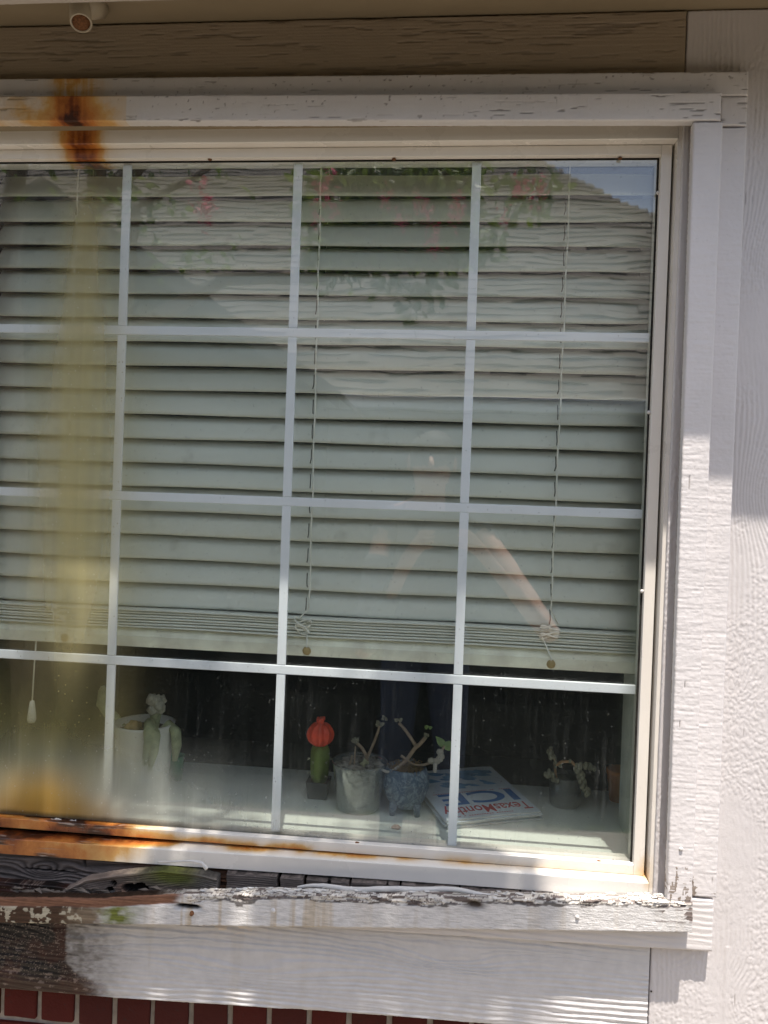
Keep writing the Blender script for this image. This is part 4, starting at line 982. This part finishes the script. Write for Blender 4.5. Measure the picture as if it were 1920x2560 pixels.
def text(s_, size, u, v, mat, wid, name, stretch=1, bold=0):
    """flat lettering on the top cover, reading from inside the room (upside down for us)"""
    cu = bpy.data.curves.new(name, 'FONT'); cu.body = s_; cu.size = size; cu.offset = bold; cu.extrude = .00008
    o = bpy.data.objects.new('tmp', cu); COL.objects.link(o); dg = bpy.context.evaluated_depsgraph_get()
    me = bpy.data.meshes.new_from_object(o.evaluated_get(dg)); bpy.data.objects.remove(o, do_unlink=True)
    xs_ = [q.co.x for q in me.vertices]; w0, w1 = min(xs_), max(xs_); sc = wid/(w1-w0)
    ex = -ux.normalized(); ey = -uy.normalized(); org = Vector((mc[0][0],mc[0][1],ztop))+ux*u+uy*v
    for q in me.vertices:
        a_ = (q.co.x-w0)*sc; b_ = q.co.y*stretch
        i_ = u - a_/ux.length
        q.co = org+ex*a_+ey*b_+Vector((0,0,.0010*math.sin(math.pi*min(max(i_,0),1))-.0012+q.co.z))
    return link(name, me, mat, mg)
text('TexasMonthly', .040, .96, .200, RED, .185, 'title', 1.25, .0004)
text('ICE', .10, .93, .46, BLU, .165, 'cover_letters', .80, .002)
text('THE BEST PLACES TO COOL DOWN', .011, .90, .46, RED, .150, 'cover_line') if False else None
for (v0,c) in ((.035,RED),(.47,RED)):
    b = MB(); 
    for q in range(34 if v0>.1 else 26):
        u0 = .08+q*.026; 
        if random.random()<.15: continue
        p = Vector((mc[0][0],mc[0][1],ztop-.0004))+ux*u0+uy*v0; e1 = ux*.017; e2 = uy*.012
        if u0 > .92: break
        zo = .0010*math.sin(math.pi*u0)-.0006
        b.add([(p.x,p.y,p.z+zo),((p+e1).x,(p+e1).y,p.z+zo),((p+e1+e2).x,(p+e1+e2).y,p.z+zo),((p+e2).x,(p+e2).y,p.z+zo)],[(0,1,2,3)])
    b.build('small_print', c, mg)
b = MB()
for q in range(26):
    u0, v0 = random.uniform(.15,.85), random.uniform(.58,.92); p = Vector((mc[0][0],mc[0][1],ztop-.0006))+ux*u0+uy*v0; r = random.uniform(.006,.018); n = 8
    zo = .0010*math.sin(math.pi*u0)-.0006+q*.00001
    v = [(p.x+r*random.uniform(.5,1.2)*math.cos(6.28*a/n)*1.6, p.y+r*random.uniform(.5,1)*math.sin(6.28*a/n), p.z+zo) for a in range(n)]; b.add(v,[tuple(range(n))])
b.build('cover_picture', LBL, mg)
# donkey tail in a jar
jx, jy = .850, .281
dj = thing('succulent_jar', 'trailing donkey tail succulent in a small dark glass jar near the right frame', 'potted plant', (jx,jy,ZS))
MB().lathe([(0,ZS+.001),(.028,ZS+.001),(.031,ZS+.006),(.034,ZS+.062),(.0325,ZS+.062),(.029,ZS+.008),(0,ZS+.006)], jx,jy,36).build('jar', GLS, dj, True)
MB().lathe([(0,ZS+.008),(.028,ZS+.008),(.0305,ZS+.054),(0,ZS+.058)], jx,jy,28,.03).build('soil', simple('dark_soil',(.05,.055,.04),.9,.1,.5,90,.8), dj, True)
def D4(x, y): return (1000+x/2.9625, 1850+y/2.9625)
def tail(pix, Y, r, leafn, lr):
    P = [Vector(at(*D4(*q), Yq)) for q, Yq in zip(pix, Y)]; MB().tube(P, r, 6).build('stem', simple('donkey_stem',(.42,.24,.12),.7) if 'donkey_stem' not in bpy.data.materials else bpy.data.materials['donkey_stem'], dj, True)
    for k in range(leafn):
        s_ = k/leafn*(len(P)-1); i = int(s_); p = P[i].lerp(P[i+1], s_-i); a_ = k*2.4
        d = Vector((math.cos(a_), math.sin(a_)*.8, random.uniform(-.6,.3))); MB().ball(p+d*lr*.7, lr*random.uniform(.75,1.1), 5, (.8,.8,1.1), .15).build('leaf', GREY, dj, True)
tail([(1180,340),(1150,260),(1150,190),(1200,160),(1270,160),(1310,200)], [.27,.26,.25,.245,.24,.235], .0032, 5, .004)
tail([(1310,200),(1340,250),(1350,310),(1370,360),(1400,400)], [.235,.23,.225,.225,.22], .0022, 26, .0062)
tail([(1310,200),(1360,185),(1400,190),(1430,215)], [.235,.23,.23,.23], .002, 14, .0060)
tail([(1170,180),(1130,130),(1110,90),(1115,70)], [.25,.25,.25,.25], .0015, 12, .0055)
tail([(1150,300),(1110,240),(1080,270)], [.25,.24,.235], .002, 12, .006)
# white pot with drooping cactus arms (left, in the fog)
wx, wy = at(350,2010,.19)[0], .20
wp = thing('white_pot', 'tall white pot with drooping pale cactus arms, seen through the fogged glass', 'pot', (wx,wy,ZS))
WPM = simple('white_ceramic',(.72,.70,.64),.35,.5,.04,10,0)
MB().lathe([(0,ZS),(.046,ZS),(.050,ZS+.004),(.060,ZS+.135),(.0615,ZS+.140),(.057,ZS+.140),(.055,ZS+.125),(0,ZS+.122)], wx,wy,48).build('pot', WPM, wp, True)
MB().lathe([(.055,ZS+.124),(.03,ZS+.130),(0,ZS+.131)], wx,wy,24,.1).build('soil', SOIL, wp, True)
def Z5(x, y): return (x/3.318, 1600+y/3.318)
CACT = simple('monkey_tail', (.36,.38,.22), .9, .1, .25, 60, .8, 400); FUR = simple('cactus_fur', (.46,.44,.36), .95, .1, .25, 120, 1, 500)
def arm(pix, Y, r): 
    P = [Vector(at(*Z5(*q), Yq)) for q, Yq in zip(pix, Y)]; MB().tube(P, r, 10).build('cactus_arm', CACT, wp, True)
arm([(1290,800),(1240,690),(1240,760),(1240,850),(1215,960),(1200,1040)], [.19,.17,.145,.135,.13,.128], [.008,.011,.012,.011,.008,.004])
arm([(1300,780),(1280,720),(1290,800),(1275,930),(1240,1080)], [.20,.18,.142,.132,.128], [.007,.009,.010,.009,.004])
arm([(1330,760),(1400,700),(1460,760),(1465,880),(1450,1000)], [.2,.2,.19,.19,.19], [.007,.010,.011,.010,.005])
arm([(1130,800),(1060,740),(1010,800),(1000,930)], [.2,.19,.17,.16], [.006,.009,.009,.005])
arm([(1060,780),(960,660),(900,600),(850,520),(860,420),(850,380)], [.22,.22,.22,.22,.22,.22], [.008,.011,.012,.013,.011,.004])
arm([(1270,760),(1290,640),(1305,560)], [.2,.2,.2], [.010,.011,.012])
b = MB(); c = Vector(at(*Z5(1308,530), .2))
for k in range(9): b.ball(c+Vector((random.uniform(-.011,.011),random.uniform(-.01,.01),random.uniform(-.012,.014))), .011, 6, (1,1,1), .4)
b.build('furry_tip', FUR, wp, True)
b = MB(); c = Vector(at(*Z5(1140,740), .19))
for k in range(12): b.ball(c+Vector((random.uniform(-.015,.015),random.uniform(-.01,.01),random.uniform(-.02,.012))), .008, 5, (1,1,1), .5)
b.build('dry_bits', simple('dry_bits',(.42,.28,.12),.9), wp, True)
# green pot behind it
gxx, gyy = at(*Z5(1455,1100), .27)[0], .27
o = MB().lathe([(0,ZS),(.014,ZS),(.018,ZS+.05),(.0195,ZS+.052),(.017,ZS+.05),(.016,ZS+.04),(0,ZS+.038)], gxx,gyy,24).build('green_cup', simple('green_plastic',(.03,.22,.09),.4,.5), None, True)
tag(o, 'small green plastic cup half hidden behind the white pot', 'cup')
# orange pot in the dark far right
ox, oy, oz = at(1549,1955,.33)
o = MB().lathe([(0,ZS),(.020,ZS),(.026,ZS+.055),(.028,ZS+.056),(.028,ZS+.066),(.024,ZS+.066),(.022,ZS+.05),(0,ZS+.048)], ox,oy,28).build('terracotta_pot', simple('terracotta',(.55,.20,.06),.8,.2), None, True)
tag(o, 'tiny terracotta pot in the dark corner at the right end of the shelf', 'pot')
pbx, pby, _ = .516, .101, 0
o = MB().ball((pbx,pby,ZS+.004), .0075, 6, (1.2,.7,.55), .5).build('stone_chip', simple('pink_stone',(.50,.36,.28),.8)); tag(o, 'small pinkish stone chip lying on the shelf in front of the blue pot', 'stone')
# ------------------------------------------------------------------ neighbour house (seen reflected in the glass)
nh = thing('neighbor_house', 'neighboring house with grey shingle hip roof, reflected in the window glass', 'house', (-1,-8,GZ))
SHM = NT('roof_shingles', .95, .1); cn = SHM.n.new('ShaderNodeAttribute'); cn.attribute_name = 'tone'
cb = SHM.mix(SHM.noise(2.2, det=4), (.30,.27,.235), (.38,.34,.295)); cb = SHM.mix(SHM.sep(cn.outputs['Color'])[0], SHM.mix(.55, cb, (.10,.09,.08)), cb)
SHM.col(SHM.mix(SHM.ramp(SHM.noise(160),(.4,0),(.7,1)), cb, SHM.mix(.3, cb, (.08,.07,.06))))
ey, ez, ry, rz = -5.25, .62, -9.3, 4.45
V = []; Fq = []; T = []
ncr = 44; sl_len = math.hypot(ry-ey, rz-ez)
for r in range(ncr):
    t0, t1 = r/ncr, (r+1)/ncr; x = -11.0
    xmax = 5.5-(5.5-1.45)*t0
    while x < xmax:
        wd = random.uniform(.12,.34); x1 = min(x+wd, xmax); up = random.choice([0,0,0,.006,.012]); th = .010+up; tone = random.uniform(.1,.5)*(1 if up else .75)
        ov = .012*random.random()
        def pt(xx, tt, h_): return (xx, ey+(ry-ey)*tt+h_*.66*1, ez+(rz-ez)*tt+h_*.72)
        n0 = len(V)
        V += [pt(x,t0-ov/sl_len,th+.012), pt(x1,t0-ov/sl_len,th+.012), pt(x1,t1,th), pt(x,t1,th), pt(x,t0-ov/sl_len,-.01), pt(x1,t0-ov/sl_len,-.01)]
        Fq += [(n0+1,n0,n0+3,n0+2),(n0,n0+1,n0+5,n0+4)]; T += [(tone,tone,tone,1)]*6; x = x1
me = fast_mesh('roof_shingles', V, Fq, {'tone': T}, False); tag(link('roof_shingles', me, SHM.m, nh), kind='stuff')
rb = simple('roof_side', (.25,.22,.2), .95, .1)
MB().add([(-11,ey,ez-.02),(5.5,ey,ez-.02),(1.45,ry,rz-.02),(-11,ry,rz-.02),(5.5,-13.3,ez-.02),(-11,-13.3,ez-.02)], [(1,0,3,2),(4,1,2),(5,4,2,3)]).build('roof', rb, nh)
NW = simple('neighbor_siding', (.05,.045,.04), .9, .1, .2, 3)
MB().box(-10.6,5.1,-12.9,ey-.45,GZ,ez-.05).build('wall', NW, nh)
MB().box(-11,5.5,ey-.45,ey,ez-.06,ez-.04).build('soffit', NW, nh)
GUT = simple('gutter_paint', (.75,.74,.72), .4, .4)
MB().box(-3.0,5.55,ey+.01,ey+.13,ez-.10,ez+.015).build('gutter', GUT, nh, bevel=.01)
for x in ():
    f_ = MB().box(x,x+1.1,ey-.46,ey-.44,-1.0,.25).build('window', GUT, nh); MB().box(x+.06,x+1.04,ey-.44,ey-.43,-.94,.19).build('pane', simple('dark_glass',(.02,.02,.025),.1,.5), nh)
# gabled wing on the left, its wall faces us in shade
gY = 4.15
ap = at(112,445,gY); rt = at(850,978,gY); half = rt[0]-ap[0]; lf = (ap[0]-half, gY, rt[2])
gyw = -gY-.016
wing = [(ap[0],ap[2]),(rt[0],rt[2]),(lf[0],lf[2])]
wx0, wx1 = lf[0]+.35, rt[0]-.35; zw = ap[2]-(ap[2]-rt[2])*(wx1-ap[0])/half
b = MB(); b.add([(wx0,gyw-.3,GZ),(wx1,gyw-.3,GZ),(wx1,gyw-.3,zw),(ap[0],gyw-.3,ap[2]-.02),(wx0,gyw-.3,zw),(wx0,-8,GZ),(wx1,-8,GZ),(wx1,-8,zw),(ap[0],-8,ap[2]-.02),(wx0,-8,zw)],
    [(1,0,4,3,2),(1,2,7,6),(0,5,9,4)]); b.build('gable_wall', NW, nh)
b = MB()
for (a_, c_) in ((ap, rt), (ap, lf)):
    b.add([(a_[0],gyw,a_[2]),(c_[0],gyw,c_[2]),(c_[0],-8.4,c_[2]),(a_[0],-8.4,a_[2]),(a_[0],gyw,a_[2]-.03),(c_[0],gyw,c_[2]-.03),(c_[0],-8.4,c_[2]-.03),(a_[0],-8.4,a_[2]-.03)],
          [(0,1,2,3),(4,7,6,5),(0,4,5,1),(1,5,6,2)])
b.build('wing_roof', rb, nh)
RK = simple('rake_paint', (.20,.17,.15), .6)
b = MB(); b.add([(ap[0],gyw+.012,ap[2]-.004),(rt[0],gyw+.012,rt[2]-.004),(rt[0],gyw+.012,rt[2]-.13),(ap[0],gyw+.012,ap[2]-.15),(lf[0],gyw+.012,lf[2]-.004),(lf[0],gyw+.012,lf[2]-.13)], [(1,0,3,2),(0,4,5,3)])
o = b.build('rake_board', RK, nh); o.modifiers.new('s','SOLIDIFY').thickness = .02
# ------------------------------------------------------------------ crepe myrtle
cm = thing('crepe_myrtle', 'crepe myrtle with pink flower clusters over the garden, reflected in the glass', 'tree', (-1.6,-2.6,GZ))
BARK = simple('bark', (.20,.15,.11), .85, .2, .4, 25, .7, 90)
LV = NT('tree_leaves', .5, .35); ta = LV.attr('tone'); LV.col(LV.mix(LV.sep(ta.outputs['Color'])[0], (.045,.08,.018), (.20,.29,.06)))
LV.b.inputs['Transmission Weight'].default_value = 0
_tl = LV.n.new('ShaderNodeBsdfTranslucent'); _tl.inputs[0].default_value = (.26,.36,.06,1); _mx = LV.n.new('ShaderNodeMixShader'); _mx.inputs[0].default_value = .3
LV.lk(LV.b.outputs[0], _mx.inputs[1]); LV.lk(_tl.outputs[0], _mx.inputs[2]); LV.lk(_mx.outputs[0], LV.n['Material Output'].inputs[0])
PINK = simple('pink_flower', (.85,.16,.26), .7, .2, .3, 60)
def limb(name, P, r):
    MB().tube([Vector(p) for p in P], r, 10).build(name, BARK, cm, True)
limb('trunk', [(-1.6,-2.6,GZ-.05),(-1.55,-2.55,-.8),(-1.4,-2.4,.2),(-1.15,-2.2,1.1)], [.09,.075,.065,.05])
limb('trunk', [(-1.62,-2.62,GZ-.05),(-1.8,-2.7,-.4),(-1.7,-2.4,.9),(-1.3,-1.9,2.2)], [.08,.065,.055,.04])
limb('branch', [(-1.4,-2.4,.2),(-.9,-2.0,.42),(-.33,-1.62,.56),(.05,-1.62,.58),(.35,-1.62,.66),(.6,-1.62,.95)], [.05,.035,.024,.020,.015,.008])
limb('branch', [(-1.15,-2.2,1.1),(-.6,-1.9,1.3),(.1,-1.7,1.12),(.45,-1.62,1.05),(.62,-1.65,.85)], [.04,.03,.02,.013,.007])
limb('branch', [(-1.3,-1.9,2.2),(-.8,-1.6,2.7),(-.1,-1.35,3.0),(.4,-1.2,3.1)], [.04,.03,.02,.01])
limb('branch', [(-1.15,-2.2,1.1),(-.9,-1.8,2.1),(-.5,-1.4,3.0),(-.4,-1.2,3.5)], [.04,.03,.02,.01])
limb('branch', [(-.9,-2.0,.42),(-.75,-1.75,.9),(-.3,-1.62,1.05)], [.03,.018,.008])
LVv, LVf, LT = [], [], []
def add_leaf(c, d, L, W, tone):
    d = Vector(d).normalized(); s_ = d.cross(Vector((random.uniform(-1,1),random.uniform(-1,1),random.uniform(-1,1)))).normalized(); n_ = d.cross(s_)
    n0 = len(LVv); c = Vector(c)
    LVv.extend([tuple(c), tuple(c+d*L*.3+s_*W*.85+n_*W*.2), tuple(c+d*L*.7+s_*W*.8+n_*W*.2), tuple(c+d*L), tuple(c+d*L*.7-s_*W*.8+n_*W*.2), tuple(c+d*L*.3-s_*W*.85+n_*W*.2)])
    LVf.extend([(n0,n0+1,n0+2,n0+3),(n0,n0+3,n0+4,n0+5)]); LT.extend([(tone,tone,tone,1)]*6)
def spray(c, n, R, L=.055, down=.3):
    c = Vector(c)
    for k in range(n):
        o_ = Vector((random.gauss(0,1),random.gauss(0,1),random.gauss(0,.8)))*R*.5
        d = o_*.6/R+Vector((random.uniform(-1,1),random.uniform(-1,1),random.uniform(-1,.6)-down))*.8
        add_leaf(c+o_, d, L*random.uniform(.6,1.15), L*.26*random.uniform(.8,1.2), random.random())
def rf(x, y, v=1.6): # place of a thing whose mirror image shows at photo position (x, y), v behind the glass
    p = at(x,y,v); return (p[0], -v-.016, p[2])
for k in range(150):
    x, y = random.uniform(770,1180), random.uniform(395,650)
    if y > 660-.0*(x) or (x < 830 and y < 440): continue
    spray(rf(x,y,random.uniform(1.5,1.85)), 21, .085)
for (x,y,n) in ((1035,780,16),(1010,730,22),(1060,720,22),(1090,690,16),(980,700,20),(900,660,14),(1215,640,16),(1245,590,14),(1230,560,12),(1260,460,14),(1330,440,26),(1300,500,20),(1370,480,22),(1350,530,14),(800,650,12),(820,700,10),(1150,600,20),(930,790,0)):
    spray(rf(x,y), n, .06)
for (x,y) in ((330,470),(300,520),(360,560),(420,500),(560,640),(450,640),(250,480)): spray(rf(x,y,1.9), 20, .10)
# added evergreen row that keeps the lower glass reflection dark
hd = thing('added_hedge', 'long dark evergreen row added to darken the lower reflection in the glass', 'added_hedge', (0,-3.2,GZ))
HV, HF, HT = [], [], []
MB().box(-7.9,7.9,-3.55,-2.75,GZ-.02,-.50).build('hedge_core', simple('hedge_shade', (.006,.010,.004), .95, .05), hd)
hr = np.random.RandomState(4)
for k in range(26000):
    x = hr.uniform(-8,8) if k > 18000 else hr.uniform(-3,4); side = hr.rand()
    c = Vector((x, -2.72+hr.uniform(-.06,.05), GZ+hr.rand()*(-.47-GZ))) if side < .6 else Vector((x, hr.uniform(-3.6,-2.7), -.49+hr.uniform(-.04,.05)))
    d = Vector((hr.uniform(-1,1),hr.uniform(-.3,1),hr.uniform(-.3,1))).normalized(); s_ = d.cross(Vector((hr.uniform(-1,1),hr.uniform(-1,1),hr.uniform(-1,1)))).normalized(); L = hr.uniform(.025,.055); n0 = len(HV)
    HV += [tuple(c), tuple(c+d*L*.5+s_*L*.28), tuple(c+d*L), tuple(c+d*L*.5-s_*L*.28)]; HF.append((n0,n0+1,n0+2,n0+3)); q = .35*hr.rand(); HT += [(q,q,q,1)]*4
tag(link('foliage', fast_mesh('foliage', HV, HF, {'tone': HT}, False), simple('hedge_leaf', (.007,.012,.005), .9, .05, .4, 8, 0), hd), kind='stuff')
# upper canopy that throws the dappled shade on the sill
def canopy(cx_, cz_, yy, n, R):
    c = Vector((cx_+.15*(-yy), yy, cz_+3.5*(-yy)))
    for k in range(n):
        o_ = Vector((random.gauss(0,.5)*R, random.gauss(0,.5)*R*.25, random.gauss(0,.5)*R*1.2))
        d = Vector((random.uniform(-1,1),random.uniform(-1,1),random.uniform(-1.2,.4)))
        add_leaf(c+o_, d, .06*random.uniform(.6,1.15), .016*random.uniform(.8,1.2), random.random())
for k in range(230):
    cx_, cz_ = random.uniform(-.95,.72), random.uniform(-1.40,-1.0)
    if (-.06 < cx_ < .26 or cz_ < -1.22 and cx_ > .2) and random.random() < .72: continue
    canopy(cx_, cz_, random.uniform(-1.10,-.7), 18, .075)
for k in range(42):
    canopy(random.uniform(-.8,.62), random.uniform(-.98,-.45), random.uniform(-1.3,-.8), 12, .08)
for k in range(90):
    spray((random.uniform(-2.2,-.6), random.uniform(-2.6,-1.2), random.uniform(1.2,3.8)), 18, .22, .06)
me = fast_mesh('foliage', LVv, LVf, {'tone': LT}, False); tag(link('foliage', me, LV.m, cm), kind='stuff')
for (x,y,s_) in ((500,490,1.3),(515,530,1),(815,475,1.2),(835,515,.9),(965,500,.8),(1060,530,1),(1145,540,1),(1145,500,.7),(1005,555,.8),(1085,590,1),(1085,615,.7),(1305,475,1),(1345,475,1),(1260,540,.6),(1040,500,.6),(790,545,.6),(520,550,.8)):
    s_ *= 1.45; c = Vector(rf(x,y,1.42)); b = MB()
    for k in range(26):
        o_ = Vector((random.gauss(0,.011),random.gauss(0,.012),random.gauss(0,.02)))*s_
        r = .006*s_; n = 5; p = c+o_; nn_ = Vector((random.uniform(-1,1),random.uniform(-1,1),random.uniform(-1,1))).normalized(); a1 = nn_.cross(Vector((1,.2,.3))).normalized(); a2 = nn_.cross(a1)
        v = [p]+[p+(a1*math.cos(6.28*q/n)+a2*math.sin(6.28*q/n))*r*random.uniform(.7,1.4)+nn_*.002 for q in range(n)]
        b.add(v, [(0,1+q,1+(q+1)%n) for q in range(n)])
    b.build('flower_cluster', PINK, cm)
# ------------------------------------------------------------------ the photographer (faint reflection)
def figure():
    pr = thing('person', 'person in dark shirt holding a phone up with both hands, faintly reflected in the glass', 'person', (.50,-1.86,GZ))
    skin = simple('skin', (.52,.29,.20), .5, .4, .1); shirt = simple('dark_shirt', (.045,.05,.06), .9, .1, .2); hairm = simple('hair', (.05,.035,.025), .7)
    jeans = simple('jeans', (.05,.07,.12), .9, .1)
    cx_, cy_ = .50, -1.86; hz = GZ
    V = {'pel':((cx_,cy_,hz+.98),.135),'wai':((cx_,cy_,hz+1.12),.125),'che':((cx_,cy_-.01,hz+1.32),.15),'nb':((cx_,cy_,hz+1.46),.085),'nk':((cx_,cy_+.02,hz+1.53),.055),
         'hd0':((cx_,cy_+.03,hz+1.62),.085),'hd1':((cx_,cy_+.03,hz+1.70),.088)}
    for sx, tag_ in ((1,'r'),(-1,'l')):
        V['sh'+tag_] = ((cx_+sx*.18,cy_,hz+1.42),.06)
    V['elr'] = (rf(1385,1600,1.53),.040); V['wrr'] = (rf(1222,1405,1.385),.026); V['har'] = (rf(1180,1350,1.35),.029)
    V['ell'] = (rf(905,1640,1.56),.040); V['wrl'] = (rf(1010,1420,1.40),.026); V['hal'] = (rf(1050,1350,1.36),.029)
    for sx, tag_ in ((1,'r'),(-1,'l')):
        V['hi'+tag_] = ((cx_+sx*.09,cy_,hz+.92),.10); V['kn'+tag_] = ((cx_+sx*.11,cy_+.02,hz+.50),.062); V['an'+tag_] = ((cx_+sx*.12,cy_-.01,hz+.09),.042); V['to'+tag_] = ((cx_+sx*.135,cy_+.16,hz+.045),.035)
    E = [('pel','wai'),('wai','che'),('che','nb'),('nb','nk'),('nk','hd0'),('hd0','hd1')]
    for q in 'rl': E += [('nb','sh'+q),('sh'+q,'el'+q),('el'+q,'wr'+q),('wr'+q,'ha'+q),('pel','hi'+q),('hi'+q,'kn'+q),('kn'+q,'an'+q),('an'+q,'to'+q)]
    def skinmesh(name, V, E, mat, root, sub=2):
        ks = list(V); me = bpy.data.meshes.new(name); me.from_pydata([V[k][0] for k in ks], [(ks.index(a),ks.index(b)) for a,b in E], [])
        bm = bmesh.new(); bm.from_mesh(me); bm.verts.ensure_lookup_table(); ly = bm.verts.layers.skin.verify()
        for i, k in enumerate(ks): bm.verts[i][ly].radius = (V[k][1], V[k][1]); bm.verts[i][ly].use_root = (k == root)
        bm.to_mesh(me); bm.free()
        o = link(name, me, None, pr)
        o.modifiers.new('skin','SKIN')
        s2 = o.modifiers.new('sub','SUBSURF'); s2.levels = sub; s2.render_levels = sub
        dg = bpy.context.evaluated_depsgraph_get(); m2 = bpy.data.meshes.new_from_object(o.evaluated_get(dg)); bpy.data.objects.remove(o, do_unlink=True)
        m2.name = name; m2.shade_smooth(); o2 = bpy.data.objects.new(name, m2); COL.objects.link(o2); o2.parent = pr; m2.materials.clear(); m2.materials.append(mat); return o2
    # fingers: rooted in the palm, curled round the phone
    for q, sx in (('r',1),('l',-1)):
        hx, hy, hz_ = V['ha'+q][0]
        for f in range(4):
            a_, b_, c_ = f'f{q}{f}a', f'f{q}{f}b', f'f{q}{f}c'
            z0 = hz_+.028-.018*f
            V[a_] = ((hx-sx*.018,hy+.020,z0),.0095); V[b_] = ((hx-sx*.034,hy+.032,z0+.002),.0085); V[c_] = ((hx-sx*(.052-.003*abs(f-1)),hy+.024,z0+.004),.007)
            E += [('ha'+q,a_),(a_,b_),(b_,c_)]
        V['t'+q+'a'] = ((hx-sx*.020,hy-.018,hz_+.012),.011); V['t'+q+'b'] = ((hx-sx*.042,hy-.016,hz_+.022),.009); E += [('ha'+q,'t'+q+'a'),('t'+q+'a','t'+q+'b')]
    body = skinmesh('body', V, E, skin, 'pel')
    # clothes follow the body: shirt to above the elbow, jeans to the ankle
    def inflate(name, keep, mat, t_):
        m3 = body.data.copy(); bm = bmesh.new(); bm.from_mesh(m3); bm.normal_update()
        for v in bm.verts: v.co += v.normal*t_
        bmesh.ops.delete(bm, geom=[f for f in bm.faces if not keep(f.calc_center_median()+Vector(pr.location))], context='FACES'); bm.to_mesh(m3); bm.free()
        o = bpy.data.objects.new(name, m3); COL.objects.link(o); o.parent = pr; m3.materials.clear(); m3.materials.append(mat); o.modifiers.new('s','SOLIDIFY').thickness = .004
    inflate('shirt', lambda c: hz+.94 < c.z < hz+1.485 and (abs(c.x-cx_) < .15 and c.y < -1.66 or (c.y < -1.77 and c.z > hz+1.2) or (c.x < cx_ and -1.80 < c.y < -1.43 and c.z < V['wrl'][0][2]+.02)), shirt, .010)
    inflate('jeans', lambda c: hz+.10 < c.z < hz+.99 and c.y < -1.60 and abs(c.x-cx_) < .30, jeans, .008)
    hc = Vector((cx_,cy_+.03,hz+1.66))
    MB().ball(hc+Vector((0,-.018,.030)), .103, 12, (.92,1.02,1.0), .06).build('hair', hairm, pr, True)
    MB().tube([hc+Vector((0,.088,.015)), hc+Vector((0,.108,-.012)), hc+Vector((0,.092,-.022))], [.008,.013,.011], 8).build('nose', skin, pr, True)
    eye = simple('eye',(.03,.025,.02),.2)
    for sx in (-1,1): 
        MB().ball(hc+Vector((sx*.032,.082,.012)), .010, 6).build('eye', eye, pr, True); MB().ball(hc+Vector((sx*.092,0,0)), .024, 6, (.4,.8,1.2)).build('ear', skin, pr, True)
    MB().ball(hc+Vector((0,.080,-.048)), .020, 6, (1.2,.4,.3)).build('mouth', simple('lips',(.40,.15,.12),.5), pr, True)
    for q, sx in (('r',1),('l',-1)):
        MB().ball((cx_+sx*.135,cy_+.07,hz+.045), .055, 8, (.85,2.3,.8)).build('shoe', shirt, pr, True)
    ph = thing('phone', 'black phone held upright in front of the person', 'phone', (.607,-1.345,-.2957))
    MB().box(.565,.649,-1.352,-1.341,-.378,-.213).build('phone_body', simple('phone_black',(.02,.02,.022),.3,.5), ph, bevel=.004, seg=3)
    MB().box(.612,.644,-1.3408,-1.3392,-.252,-.222).build('camera_bump', bpy.data.materials['phone_black'], ph, bevel=.002)
figure()
